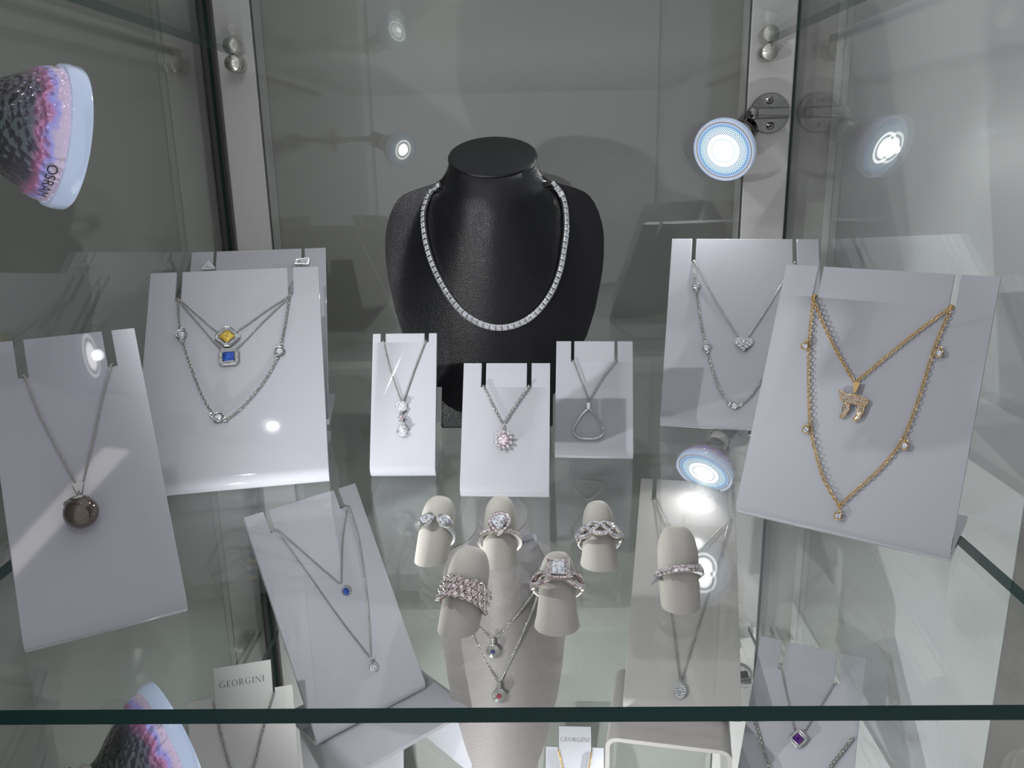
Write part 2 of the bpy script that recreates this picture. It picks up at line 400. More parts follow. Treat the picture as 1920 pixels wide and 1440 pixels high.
def tabstand(label, q, x0, x1, ytop, ysh, m, foot, t0, t1):
    s = Stand(*q); t = thing('branded_card_stand', label, 'display stand', M4=s.fr, group='lettered card stands'); s.t = t
    u0 = s.uv(x0, ytop)[0]; u1 = s.uv(x1, ytop)[0]; vt = s.uv((x0+x1)/2, ytop)[1]; vs = s.uv(x1, ysh)[1]
    g = G(); th = .0022
    out = [(-s.w/2, 0), (s.w/2, 0), (s.w/2, vs), (u1+.0012, vs), (u1+.0012, vs-.003), (u1, vs-.003), (u1, vt), (u0, vt), (u0, vs-.003), (u0-.0012, vs-.003), (u0-.0012, vs), (-s.w/2, vs)]
    n = len(out); V = [s.at(u, v, 0) for u, v in out]+[s.at(u, v, -th) for u, v in out]
    F = [tuple(range(n)), tuple(range(2*n-1, n-1, -1))]+[(i, (i+1) % n, n+(i+1) % n, n+i) for i in range(n)]
    g.add(V, F); g.build('card_panel', M[m], t, bev=.0002)
    g = G(); b = [s.at(-s.w/2+.001, .001, -th), s.at(s.w/2-.001, .001, -th)]
    g.box(-s.w/2, s.w/2, 0, foot, 0, .002, fr=s.fr); g.build('foot', M[m], t, bev=.0003)
    s.u0, s.u1, s.vt, s.vs = u0, u1, vt, vs
    LZ[label] = s
    lettering(s, t0, t1)
    return s
# serif capitals built from strokes, cell 1 high
def arc(cx, cy, rx, ry, a0, a1, w0, w1, n=14):
    o = []; i_ = []
    for k in range(n+1):
        a = R_(a0+(a1-a0)*k/n); w = w0+(w1-w0)*abs(math.cos(a)); o.append((cx+rx*math.cos(a), cy+ry*math.sin(a))); i_.append((cx+(rx-w)*math.cos(a), cy+(ry-w*.75)*math.sin(a)))
    return [[o[k], o[k+1], i_[k+1], i_[k]] for k in range(n)]
def rc(x0, y0, x1, y1): return [[(x0, y0), (x1, y0), (x1, y1), (x0, y1)]]
def ln_(x0, y0, x1, y1, w): 
    return [[(x0, y0), (x0+w, y0), (x1+w, y1), (x1, y1)]]
def glyph(c):
    t, k = .045, .12
    if c == 'I': return rc(.1, 0, .1+k, 1)+rc(.02, 0, .30, t)+rc(.02, 1-t, .30, 1), .34
    if c == 'E': return rc(.1, 0, .1+k, 1)+rc(.02, 0, .58, t)+rc(.02, 1-t, .56, 1)+rc(.2, .5, .48, .5+t)+rc(.54, 0, .58, .2)+rc(.52, .82, .56, 1)+rc(.45, .42, .48, .62), .64
    if c == 'O': return arc(.5, .5, .46, .52, 0, 360, .04, .12, 28), 1.0
    if c == 'G': return arc(.5, .5, .46, .52, 50, 320, .04, .12, 22)+rc(.74, .08, .86, .42)+rc(.64, .40, .95, .44), .98
    if c == 'R': return rc(.1, 0, .1+k, 1)+rc(.02, 0, .30, t)+rc(.02, 1-t, .4, 1)+arc(.34, .74, .28, .27, -90, 90, .04, .12, 12)+rc(.2, .47, .36, .51)+ln_(.32, .48, .66, 0, .13)+rc(.66, 0, .84, t), .80
    if c == 'N': return rc(.1, 0, .15, 1)+rc(.02, 0, .24, t)+rc(.0, 1-t, .18, 1)+ln_(.08, 1, .74, 0, .13)+rc(.82, 0, .87, 1)+rc(.74, 1-t, .96, 1), .98
    return [], .5
def lettering(s, t0, t1):
    g = G(); a_, b_ = s.uv(*t0), s.uv(*t1); cx, cy = (a_[0]+b_[0])/2, (a_[1]+b_[1])/2; adv = 0; cells = []
    for c in 'GEORGINI':
        P, w = glyph(c); cells.append((adv, P)); adv += w+.16
    adv -= .16; hh = (b_[0]-a_[0])/adv; x0 = cx-adv*hh/2
    for a, P in cells:
        for q in P:
            g.add([s.at(x0+(a+x)*hh, cy+(y-.5)*hh, .00015) for x, y in q], [(0, 1, 2, 3)])
    g.build('lettering', M['ink'], s.t)
L5 = tabstand('large lettered card stand under the shelf at the left, beside the lower lamp', (-.1660, .3859, 16, 32.5, .0640, .139, ZL), 399, 508, 1245, 1290, 'card', .05, (411, 1283), (496, 1273))
L6 = tabstand('small lettered card stand at the bottom centre, two levels down', (.0373, .6499, -2.7, 22, .0573, .149, ZF), 1048, 1108, 1362, 1402, 'acrylic', .05, (1051, 1386), (1105, 1387))
T1 = stand('necklace_stand', 'plain white stand two levels down, left of the taupe bust', (-0.1596, 0.6487, 1, 24, 0.0584, .149, ZF), [(673, 677, 1401, 684, 1440)], foot=.05)
T2 = stand('card_easel', 'pale plain card easel two levels down, right of the large lettered card', (-0.2288, 0.6923, 0, 18, 0.0299, .13, ZF), (), foot=.05, th=.0015, m='card')

def riser(label, x0, x1, y0, y1, z0, z1, yw, m='acrylic'):
    """inverted U of bent acrylic"""
    cx, cy = (x0+x1)/2, (y0+y1)/2; fr = Matrix.Translation((cx, cy, z0)) @ Matrix.Rotation(R_(yw), 4, 'Z')
    t = thing('display_riser', label, 'riser', M4=fr)
    hw, d, h, r, th = (x1-x0)/2, (y1-y0)/2, z1-z0, .008, .003
    o = [(-hw, 0)]+[(-hw+r-r*math.cos(a), h-r+r*math.sin(a)) for a in [math.pi/2*k/6 for k in range(7)]]+[(hw-r+r*math.sin(a), h-r+r*math.cos(a)) for a in [math.pi/2*k/6 for k in range(7)]]+[(hw, 0)]
    ri = r-th; hw2, h2 = hw-th, h-th
    i_ = [(-hw2, 0)]+[(-hw2+ri-ri*math.cos(a), h2-ri+ri*math.sin(a)) for a in [math.pi/2*k/6 for k in range(7)]]+[(hw2-ri+ri*math.sin(a), h2-ri+ri*math.cos(a)) for a in [math.pi/2*k/6 for k in range(7)]]+[(hw2, 0)]
    n = len(o); V = []
    for L in (o, i_):
        for y in (-d, d): V += [fr @ Vector((x, y, z)) for x, z in L]
    A = lambda a, b, i: (a*2+b)*n+i
    F = []
    for i in range(n-1):
        F += [(A(0, 0, i), A(0, 0, i+1), A(0, 1, i+1), A(0, 1, i)), (A(1, 0, i), A(1, 1, i), A(1, 1, i+1), A(1, 0, i+1)),
              (A(0, 0, i), A(1, 0, i), A(1, 0, i+1), A(0, 0, i+1)), (A(0, 1, i), A(0, 1, i+1), A(1, 1, i+1), A(1, 1, i))]
    for i in (0, n-1): F.append((A(0, 0, i), A(0, 1, i), A(1, 1, i), A(1, 0, i)))
    mk('bent_bridge', V, F, M[m], t, smooth='auto')
z1 = CH+(ZL-CH)*k
riser('white bent riser under the shelf carrying the blue and clear pendants stand', -.155, -.055, .475, .555, ZL, z1-.0003, 42.8)
riser('warm white bent riser under the shelf carrying the oval pendant stand', .055, .139, .476, .556, ZL, z1-.0003, -10.6, 'acrylic_warm')

# ------------------------------------------------------------------ chains and pendants
KF = .0013
def over(s, i, side):
    """points that carry the chain through slot i and over its bottom to the back"""
    u = (s.us[1+2*i]+s.us[2+2*i])/2; v = s.slots[i]
    return [s.at(u, v+.0006, KF), s.at(u, v+.0010, -.0015), s.at(u, v+.0010, -.0040), s.at(u, v-.004, -.0044)]
def necklace(s, name, label, pts, link=.0013, wire=.00022, m='silver_chain', ends=(0, 1), cat='necklace', wide=.62, smooth=5, split=None):
    P = [s.px(x, y, KF) for x, y in pts]; t = thing(name, label, cat, P[len(P)//2])
    pl = [P] if split is None else [P[:split], P[split:]]
    g = G()
    for j, L in enumerate(pl):
        L = cat_(L, smooth)
        if j == 0 and ends and ends[0] is not None: L = list(reversed(over(s, ends[0], -1)))+L
        if j == len(pl)-1 and ends and ends[1] is not None: L = L+over(s, ends[1], 1)
        chain_geo(g, L, s.n, link, wire, wide)
    g.build('chain', M[m], t, smooth=True)
    return t
cat_ = lambda P, n: cat(P, n) if len(P) > 2 else P
def gemobj(name, fr, outline, m, parent, h=.7):
    g = G(); g.gem(fr, outline, h); return g.build(name, M[m], parent)
def T(fr, x, y, z=0): return fr @ Matrix.Translation((x, y, z))
def pave(g, fr, path, r, closed=True):
    """little stones with bead prongs along a path in the frame"""
    for i, (x, y) in enumerate(path):
        g.gem(T(fr, x, y), rnd(6, r, ph=i), .7)
def beads(g, fr, path, r):
    for x, y in path: g.ball((0, 0, 0), r, 4, T(fr, x, y))
def loop(n, f): return [f(2*math.pi*k/n) for k in range(n)]
def halo_square(t, fr, r, stone, rot_c=.28):
    """square setting with cut corners, ring of tiny stones, a coloured cushion in the middle"""
    g = G(); o = sqr(r, .32); n = len(o)
    for z0, z1, a in ((-.0016, .0002, 1.0),):
        g.add([fr @ Vector((x*a, y*a, z)) for z in (z0, z1) for x, y in o], [tuple(range(n)), tuple(range(n, 2*n))]+[(i, (i+1) % n, n+(i+1) % n, n+i) for i in range(n)])
    i_ = sqr(r*.62, .2); g.tube([fr @ Vector((x, y, .0006)) for x, y in i_], .00018, 6, True)
    g.tube([fr @ Vector((x, y, .0003)) for x, y in o], .00020, 6, True)
    p = g.build('pendant', M['silver_chain'], t)
    hl = G(); path = []
    oo = sqr(r*.82, .3)
    for i in range(n):
        a, b = Vector(oo[i]), Vector(oo[(i+1) % n]); kk = max(1, int(round((b-a).length/(r*.21))))
        for j in range(kk): q = a.lerp(b, j/kk); path.append((q.x, q.y))
    pave(hl, T(fr, 0, 0, .0004), path, r*.095); hl.build('halo', M['clear'], p)
    gemobj('gemstone', T(fr, 0, 0, .0007), sqr(r*.58, .28), stone, p, .5)
    return p
def bezel(t, fr, r, m='silver', st='clear', loops=True):
    g = G(); g.lathe([(r*.72, -r*.55), (r*.98, -r*.1), (r*1.12, r*.22), (r*1.0, r*.36), (r*.86, r*.30)], fr, 20, cap=False)
    if loops:
        for a in loops if isinstance(loops, (list, tuple)) else (90, -90):
            c, q = math.cos(R_(a)), math.sin(R_(a)); g.ring(T(fr, c*r*1.45, q*r*1.45), r*.36, r*.13, 12, 5)
    p = g.build('bezel', M[m], t, smooth='auto')
    gemobj('gemstone', fr, rnd(10, r*.9), st, p, .75)
    return p
def bail(g, fr, w, h):
    """tapered loop that hangs a pendant"""
    g.add([fr @ Vector(v) for v in ((-w, h, .0012), (w, h, .0012), (w*.35, 0, .0016), (-w*.35, 0, .0016), (-w, h, -.0008), (w, h, -.0008), (w*.35, 0, 0), (-w*.35, 0, 0))],
          [(0, 1, 2, 3), (7, 6, 5, 4), (0, 4, 5, 1), (1, 5, 6, 2), (2, 6, 7, 3), (3, 7, 4, 0)])

# yellow and blue halo pendants, station necklace
t = necklace(S2, 'pendant_necklace', 'fine silver necklace with a yellow cushion stone in a square halo', [(337, 564), (375, 597), (412, 626), (445, 622), (495, 588), (545, 555)])
halo_square(t, S2.pf(427, 636, .0028, 45), .0062, 'yellow')
t = necklace(S2, 'pendant_necklace', 'fine silver necklace with a deep blue stone in a square halo', [(336, 566), (375, 612), (417, 658), (443, 656), (495, 604), (545, 557)])
halo_square(t, S2.pf(430, 673, .0024, 2), .0059, 'blue')
t = necklace(S2, 'station_necklace', 'silver station necklace with three round stones on the yellow and blue pendants stand', [(334, 566), (336, 600), (341, 634), (355, 680), (378, 740), (398, 775), (410, 787), (424, 789), (455, 765), (490, 725), (515, 685), (524, 662), (534, 615), (543, 557)], .0022, .00026, wide=.7)
for x, y, a in ((341, 631, (80, -80)), (410, 786, (150, -20)), (524, 662, (75, -110))): bezel(t, S2.pf(x, y, .0021), .0030, loops=a)
# behind: earrings clipped over the slots
for x, y, lab, kd in ((393, 502, 'silver trillion stud clipped at the left slot of the hidden stand', 0), (567, 494, 'silver baguette stud clipped at the right slot of the hidden stand', 1)):
    f = S2b.pf(x, y, .0020); t = thing('stud_earring', lab, 'earring', f.translation)
    g = G(); o = [(-.0052, -.003), (.0052, -.003), (0, .0052)] if kd == 0 else [(-.0055, -.002), (.0045, -.0028), (.0055, .0030), (-.0045, .0018)]
    n = len(o); g.add([f @ Vector((a, b, z)) for z in (-.0012, .0006) for a, b in o], [tuple(range(n)), tuple(range(n, 2*n))]+[(i, (i+1) % n, n+(i+1) % n, n+i) for i in range(n)])
    g.tube([f @ Vector((a, b, .0008)) for a, b in o], .0004, 6, True); g.build('setting', M['silver'], t)
    gemobj('gemstone', T(f, 0, 0, .0008), [(a*.62, b*.62) for a, b in (o+[])] if kd == 0 else [(a*.7, b*.7) for a, b in o], 'clear', t)
t = necklace(S2b, 'pendant_necklace', 'fine silver chain on the hidden stand behind the yellow and blue pendants', [(402, 508), (440, 560), (484, 600), (530, 560), (567, 498)], .0015, .00022)
bezel(t, S2b.pf(484, 604, .0021), .0030)

# pearl
t = necklace(S1, 'pearl_necklace', 'silver necklace with one large dark bronze pearl', [(47, 708), (73, 775), (105, 838), (141, 905), (156, 905), (178, 812), (192, 745), (208, 686)], .0010, .00020, split=4, ends=(0, 1))
f = S1.pf(149, 925, .002); g = G(); bail(g, T(f, 0, -.001), .0022, .0048)
cp = S1.pf(154, 969, .0071)
# cap leaf over the pearl
PR = .0067
for a0, a1, el in ((-70, 60, 52), (-110, -30, 40)):
    pts = [cp @ Vector((PR*1.03*math.cos(R_(el))*math.sin(R_(a)), PR*1.03*math.sin(R_(el)), PR*1.03*math.cos(R_(el))*math.cos(R_(a)))) for a in [a0+(a1-a0)*i/12 for i in range(13)]]
    g.tube(pts, [.0003+.0005*math.sin(math.pi*i/12) for i in range(13)], 8)
g.tube([f @ Vector((0, 0, .001)), cp @ Vector((0, PR, 0))], .0006, 8)
p = g.build('bail_cap', M['silver_chain'], t, smooth='auto')
g = G(); g.lathe([(max(PR*math.sin(math.pi*i/24), 1e-6), -PR*math.cos(math.pi*i/24)) for i in range(25)], cp, 40, cap=False); g.build('pearl', M['pearl'], t, smooth=True)

# small stands
t = necklace(S4, 'drop_necklace', 'silver necklace with round, cluster and pear stones hanging in a line', [(719, 641), (733, 697), (752, 752), (757, 752), (775, 700), (798, 640)], .0010, .00020, split=3)
f = S4.pf(754, 763, .0022); g = G(); g.ring(f, .0029, .0003, 20, 6)
for a in (0, 90, 180, 270): g.ball((.0033*math.cos(R_(a)), .0033*math.sin(R_(a)), .0008), .00045, 4, f)
fb = S4.pf(753, 784, .0020)
for i in range(6): g.ball((.0016*math.cos(i*1.047), .0022*math.sin(i*1.047), .0010), .00055, 4, fb)
fp = S4.pf(756, 808, .0022); g.tube([fp @ Vector((x, y, 0)) for x, y in pear(.0033)], .0003, 6, True)
for x, y in ((-.0034, -.001), (.0034, -.001)): g.ball((x, y, .0008), .0005, 4, fp)
g.tube([f.translation, fb.translation, fp @ Vector((0, .0045, 0))], .0005, 6)
p = g.build('setting', M['silver'], t, smooth='auto')
gemobj('round_stone', f, rnd(10, .0029), 'clear', p); gemobj('cluster_stone', fb, rnd(6, .0018), 'pinkish', p); gemobj('pear_stone', fp, pear(.0032), 'clear', p)
t = necklace(S5, 'flower_necklace', 'silver necklace with a spiky flower pendant of pale stones', [(908, 727), (925, 762), (941, 793), (946, 793), (968, 758), (990, 727)], .0014, .00024, wide=.8, split=3)
f = S5.pf(945, 826, .0024); g = G(); g.ring(S5.pf(943, 801, .0016) @ Matrix.Rotation(R_(70), 4, 'Y'), .0016, .0003, 14, 5)
for i in range(10):
    a = 2*math.pi*i/10+.3; c, q = math.cos(a), math.sin(a)
    g.gem(T(f, .0041*c, .0041*q, -.0002), [(c*.0016+(-q)*0, q*.0016), (-q*.0011, c*.0011), (-c*.0014, -q*.0014), (q*.0011, -c*.0011)], .8)
    g.ball((.0055*c, .0055*q, .0006), .00035, 4, f)
g.ring(f, .0028, .0003, 20, 6); p = g.build('flower', M['rose'], t)
gemobj('gemstone', T(f, 0, 0, .0006), rnd(10, .0030), 'pinkish', p)
hl = G()
for i in range(10):
    a = 2*math.pi*i/10+.3; hl.gem(T(f, .0042*math.cos(a), .0042*math.sin(a), .0004), rnd(6, .0010), .8)
hl.build('petal_stones', M['pinkish'], p)
t = necklace(S6, 'teardrop_necklace', 'silver necklace with an open teardrop outline pendant', [(1075, 678), (1089, 715), (1102, 750), (1105, 750), (1128, 712), (1154, 678)], .0010, .00020, split=3)
f = S6.pf(1103, 795, .0014); s_ = .31e-3*1.05
o = [(0, 29), (-10, 20), (-20, 6), (-27, -8), (-28, -18), (-20, -26), (-8, -29), (8, -29), (20, -26), (28, -18), (27, -8), (20, 6), (10, 20)]
pts = cat([Vector((x*s_, y*s_, 0)) for x, y in o+[o[0]]], 5); g = G()
g.tube([f @ v for v in pts[:-1]], .00055, 8, True, nrm=S6.n)
g.box(-.0010, .0010, 29*s_, 29*s_+.0035, -.0006, .0008, fr=f); p = g.build('teardrop', M['silver'], t, smooth='auto')
hl = G()
for x, y in resample([Vector((x, y, 0)) for x, y in ((-27*s_, -6*s_), (-28*s_, -18*s_), (-20*s_, -26*s_), (-9*s_, -29*s_))], .0008) and [(v.x, v.y) for v in resample([Vector((-27*s_, -6*s_, 0)), Vector((-28*s_, -18*s_, 0)), Vector((-20*s_, -26*s_, 0)), Vector((-9*s_, -29*s_, 0))], .0008)]:
    hl.gem(T(f, x, y, .0005), rnd(6, .00040), .8); hl.gem(T(f, -x, y, .0005), rnd(6, .00040), .8)
hl.build('pave', M['clear'], p)

# heart and stations
t = necklace(S7, 'heart_necklace', 'fine silver necklace with a sparkling pave heart', [(1302, 491), (1335, 555), (1384, 634), (1402, 634), (1436, 583), (1489, 496)], .0009, .00020, split=3)
f = S7.pf(1394, 647, .0026); g = G()
def heart(a, r): return (r*.0625*16*math.sin(a)**3, r*.0625*(13*math.cos(a)-5*math.cos(2*a)-2*math.cos(3*a)-math.cos(4*a)))
o = [heart(2*math.pi*i/26, .0062) for i in range(26)]; n = len(o)
g.add([f @ Vector((x*a_, y*a_, z)) for z, a_ in ((-.0018, .8), (-.0002, 1)) for x, y in o], [tuple(range(n)), tuple(range(n, 2*n))]+[(i, (i+1) % n, n+(i+1) % n, n+i) for i in range(n)])
p = g.build('heart', M['silver'], t); hl = G()
for rr in (.9, .62, .34):
    kn = int(22*rr)
    for i in range(kn):
        x, y = heart(2*math.pi*i/kn+.1, .0062*rr); hl.gem(T(f, x, y, .0002+(1-rr)*.0012), rnd(6, .00068), .8)
hl.gem(T(f, 0, 0, .0016), rnd(8, .0012), .8); hl.build('pave', M['clear'], p)
t = necklace(S7, 'station_necklace', 'silver station necklace with round stones on the heart pendant stand', [(1302, 492), (1303, 515), (1305, 540), (1313, 600), (1324, 653), (1343, 717), (1361, 751), (1377, 762), (1394, 757), (1414, 735), (1445, 680), (1470, 600), (1486, 530), (1490, 496)], .0020, .00025, wide=.7)
for x, y, a in ((1305, 539, (95, -85)), (1324, 653, (105, -75)), (1377, 762, (170, 10)), (1452, 660, (60, -120))): bezel(t, S7.pf(x, y, .0019), .0026, loops=a)

# gold
t = necklace(S8, 'gold_necklace', 'yellow gold necklace with a pave Hebrew letter pendant', [(1524, 558), (1545, 610), (1571, 663), (1602, 716), (1607, 716), (1660, 672), (1722, 622), (1784, 577)], .0020, .00028, 'gold', wide=.8, split=4)
f = S8.pf(1604, 741, .0016); g = G(); bail(g, T(f, 0, .0008), .0016, .0052); g.ring(T(f, 0, -.0008), .0010, .0003, 12, 5)
fc = S8.pf(1598, 762, .0018); s_ = .242e-3
chai = [[(-29, 27), (-10, 20), (-5, 22), (15, 19), (26, 16), (28, 8), (24, 2), (13, 4), (8, 3), (-7, 3), (-12, 4), (-14, 10), (-18, 5), (-22, 8), (-24, 17)],
        [(-12, 5), (-4, 3), (-3, -8), (-6, -20), (-16, -28), (-17, -24), (-14, -16), (-15, -4)],
        [(11, 5), (24, 4), (24, -8), (20, -22), (9, -30), (8, -26), (12, -16), (12, -4)]]
for P in chai:
    n = len(P); g.add([fc @ Vector((x*s_*1.05, y*s_*1.05, z)) for z in (-.0008, .0004) for x, y in P], [tuple(range(n)), tuple(range(n, 2*n))]+[(i, (i+1) % n, n+(i+1) % n, n+i) for i in range(n)])
    g.tube([fc @ Vector((x*s_*1.05, y*s_*1.05, .0005)) for x, y in P], .00022, 5, True)
p = g.build('letter_pendant', M['gold'], t); hl = G()
def inside(x, y, P):
    c = False
    for i in range(len(P)):
        (x1, y1), (x2, y2) = P[i], P[i-1]
        if (y1 > y) != (y2 > y) and x < (x2-x1)*(y-y1)/(y2-y1)+x1: c = not c
    return c
for i in range(-15, 16):
    for j in range(-15, 15):
        x, y = i*4.2+(j % 2)*2.1, j*3.9
        if any(inside(x, y, P) for P in chai): hl.gem(T(fc, x*s_*1.05, y*s_*1.05, .0005), rnd(6, .00046), .8)
hl.build('pave', M['pinkish'], p)
t = necklace(S8, 'gold_necklace', 'yellow gold necklace with five small round charms', [(1525, 560), (1523, 590), (1518, 640), (1517, 700), (1518, 750), (1520, 795), (1528, 840), (1546, 900), (1574, 948), (1576, 948), (1600, 925), (1650, 880), (1690, 830), (1712, 780), (1732, 720), (1752, 655), (1770, 610), (1784, 578)], .0022, .00026, 'gold', wide=.75)
for x, y in ((1511, 651), (1761, 664), (1513, 807), (1697, 837), (1573, 968)): bezel(t, S8.pf(x, y, .0020), .0019, 'gold', 'clear', loops=(85,))

# lower level necklaces
t = necklace(L1, 'pendant_necklace', 'fine silver necklace under the shelf with a small oval blue stone', [(519, 996), (575, 1045), (634, 1096), (638, 1096), (640, 1020), (650, 951)], .0012, .0002, split=3)
f = L1.pf(646, 1110, .002); p = (lambda g: (g.ring(f, .0026, .0003, 20, 5), g.build('setting', M['silver'], t))[1])(G())
hl = G(); pave(hl, f, rnd(12, .0034), .0007); hl.build('halo', M['clear'], p); gemobj('gemstone', T(f, .0004, 0, .0004), rnd(9, .0024, .0028), 'blue', p)
t = necklace(L1, 'pendant_necklace', 'fine silver necklace under the shelf with a round clear stone', [(518, 998), (580, 1085), (640, 1168), (690, 1232), (693, 1232), (688, 1140), (672, 1020), (653, 952)], .0012, .0002, split=4)
f = L1.pf(697, 1252, .002); g = G(); bail(g, T(f, 0, .0025), .0008, .003); g.ring(f, .0029, .0003, 20, 5); p = g.build('setting', M['silver'], t)
hl = G(); pave(hl, f, rnd(14, .0035), .0006); hl.build('halo', M['clear'], p); gemobj('gemstone', T(f, 0, 0, .0004), rnd(10, .0029), 'clear', p)
t = necklace(L3, 'pendant_necklace', 'fine silver necklace under the shelf with an oval pave pendant', [(1231, 937), (1240, 1000), (1257, 1140), (1274, 1275), (1278, 1275), (1316, 1150), (1345, 1060), (1369, 972)], .0013, .0002, split=4)
f = L3.pf(1275, 1298, .002); g = G(); bail(g, T(f, 0, .0056), .0008, .006)
o = rnd(18, .0042, .0058); n = 18; g.add([f @ Vector((x, y, z)) for z in (-.0012, .0002) for x, y in o], [tuple(range(n)), tuple(range(n, 2*n))]+[(i, (i+1) % n, n+(i+1) % n, n+i) for i in range(n)])
p = g.build('oval_pendant', M['silver'], t); hl = G()
for rr, kn in ((.86, 16), (.55, 10), (.2, 4)): pave(hl, T(f, 0, 0, .0004+(1-rr)*.0006), [(x*rr, y*rr) for x, y in rnd(kn, .0042, .0058)], .0008)
hl.build('pave', M['clear'], p)
t = necklace(L3, 'pendant_necklace', 'second silver chain under the shelf, its pendant behind a ring finger', [(1232, 938), (1256, 990), (1284, 1056), (1290, 1056), (1330, 1015), (1369, 973)], .0013, .0002, split=3)
bezel(t, L3.pf(1287, 1066, .0015), .0026)
t = necklace(L4, 'pendant_necklace', 'silver necklace under the shelf with a cut-corner purple stone', [(1465, 1256), (1476, 1310), (1490, 1372), (1508, 1372), (1535, 1330), (1564, 1282)], .0012, .0002, split=3)
halo_square(t, L4.pf(1497, 1387, .0024, -35), .0049, 'purple')
t = necklace(L4, 'chain_necklace', 'thicker silver chain hanging low round the purple pendant stand', [(1408, 1330), (1420, 1370), (1443, 1440), (1480, 1520), (1510, 1520), (1556, 1440), (1575, 1415), (1598, 1385)], .0020, .0005, ends=None, wide=.8)
t = thing('chain_necklace', 'silver chain hanging either side of the large lettered card', 'necklace', L5.at(0, L5.vs))
g = G(); pts = [L5.at(L5.u0-.0006, L5.vs-.003, .0012), L5.px(414, 1375, .0012), L5.px(432, 1440, .0012), L5.px(452, 1490, .0012), L5.px(475, 1440, .0012), L5.px(492, 1370, .0012), L5.at(L5.u1+.0006, L5.vs-.003, .0012)]
chain_geo(g, cat(pts, 6), L5.n, .0018, .00035, .8); g.build('chain', M['silver_chain'], t, smooth=True)
t = thing('chain_necklace', 'thin gold chain hanging either side of the small lettered card', 'necklace', L6.at(0, L6.vs))
g = G(); pts = [L6.at(L6.u0-.0006, L6.vs-.003, .0012), L6.px(1055, 1440, .0012), L6.px(1064, 1500, .0012), L6.px(1078, 1530, .0012), L6.px(1093, 1500, .0012), L6.px(1104, 1440, .0012), L6.at(L6.u1+.0006, L6.vs-.003, .0012)]
chain_geo(g, cat(pts, 6), L6.n, .0022, .0004, .8); g.build('chain', M['gold'], t, smooth=True)

# ------------------------------------------------------------------ busts
ROWS = [(.0130, .011), (.0150, .024), (.020, .033), (.025, .0385), (.030, .0426), (.038, .048), (.045, .052), (.055, .058), (.0625, .0625), (.072, .066), (.080, .0687), (.088, .0705), (.097, .0726),
        (.105, .0742), (.115, .0752), (.126, .0755), (.132, .0750), (.137, .074), (.143, .0720), (.149, .069), (.153, .0660), (.1565, .062), (.1595, .056), (.162, .048), (.1645, .0395), (.168, .0345), (.172, .0318), (.177, .0300), (.181, .0293)]
def itp(x, T_):
    if x <= T_[0][0]: return T_[0][1]
    for (a, b), (c, d) in zip(T_, T_[1:]):
        if x <= c: return b+(d-b)*(x-a)/(c-a)
    return T_[-1][1]
def bust(name, label, x0, y0, z0, ln, sx, sz, m, mcap):
    tn = math.tan(R_(ln)); t = thing(name, label, 'bust', (x0, y0, z0))
    RN = [(.012, .055), (.09, .070), (.12, .062), (.14, .052), (.155, .043), (.162, .038), (.168, .0335), (.172, .0318), (.181, .0293)]
    DN = [(.012, .002), (.05, .007), (.09, .014), (.12, .021), (.14, .026), (.155, .029), (.165, .030), (.172, .0300), (.181, .0285)]
    PN = [(.012, 2.0), (.12, 1.5), (.145, 1.0), (.16, .6), (.168, .5)]
    n = 40; V = []; F = []; L = len(ROWS)
    for z, w in ROWS:
        Rn, D, p = itp(z, RN), itp(z, DN), itp(z, PN); yp = (z-.02)*tn; nk = min(1, max(0, (z-.150)/.016)); nk = nk*nk*(3-2*nk)
        fr_, bk = [], []
        for k in range(n+1):
            a = math.pi*k/n; x = -w*math.cos(a); s = min(1, abs(x)/Rn)
            wing = 1.6*x*x*(1-nk)
            yf = yp+wing-D*max(0, 1-s*s)**p-.0004
            back = yp+wing+.0045*(1-nk)*math.sin(a)**.3+D*.95*nk*max(0, 1-s*s)**.5+.0004
            tl_ = .47*min(1, max(0, (z-.135)/.046))
            fr_.append((x, yf, z+(yf-yp)*tl_)); bk.append((x, back, z+(back-yp)*tl_*(nk)))
        ring = fr_+bk[::-1]
        V += [Vector((x0+x*sx, y0+y*sz, z0+zz*sz)) for x, y, zz in ring]
    c = 2*(n+1)
    for i in range(L-1):
        for k in range(c): F.append((i*c+k, i*c+(k+1) % c, (i+1)*c+(k+1) % c, (i+1)*c+k))
    F.append(tuple(range(c))); F.append(tuple(range((L-1)*c, L*c)))
    body = mk('body', V, F, M[m], t, smooth='auto')
    zt = .181; yp = (zt-.02)*tn; ct = Vector((x0, y0+yp*sz, z0+zt*sz)); an = math.atan(.47)
    fr = frame(ct, (1, 0, 0), (0, math.cos(an), math.sin(an)), (0, -math.sin(an), math.cos(an)))
    g = G(); g.lathe([(.0290, -.0015), (.0304, -.0008), (.0306, .0004), (.0300, .0014), (.0285, .0018)], fr @ Matrix.Diagonal((sx, sz if sx > .9 else sx*1.05, 1, 1)), 64)
    g.build('neck_cap', M[mcap], t, smooth='auto')
    g = G(); hw = .039*sx
    g.box(x0-hw, x0+hw, y0+.009, y0+.065, z0, z0+.030*sz); g.build('base', M[m], t, bev=.002)
    return t, body
BT, body = bust('necklace_bust', 'black leather bust in the centre with the diamond line necklace', -.0230, .540, 0, 17, 1.0, 1.0, 'leather', 'leather')
BT2, body2 = bust('necklace_bust', 'taupe bust under the glass shelf with two flower pendants', -.0215, .500, ZL, 25, .62, 1.02, 'taupe', 'taupe')
bpy.context.view_layer.update()
def bvh_of(o):
    mw = FRM[o.name]; return BVHTree.FromPolygons([mw @ v.co for v in o.data.vertices], [tuple(p.vertices) for p in o.data.polygons])
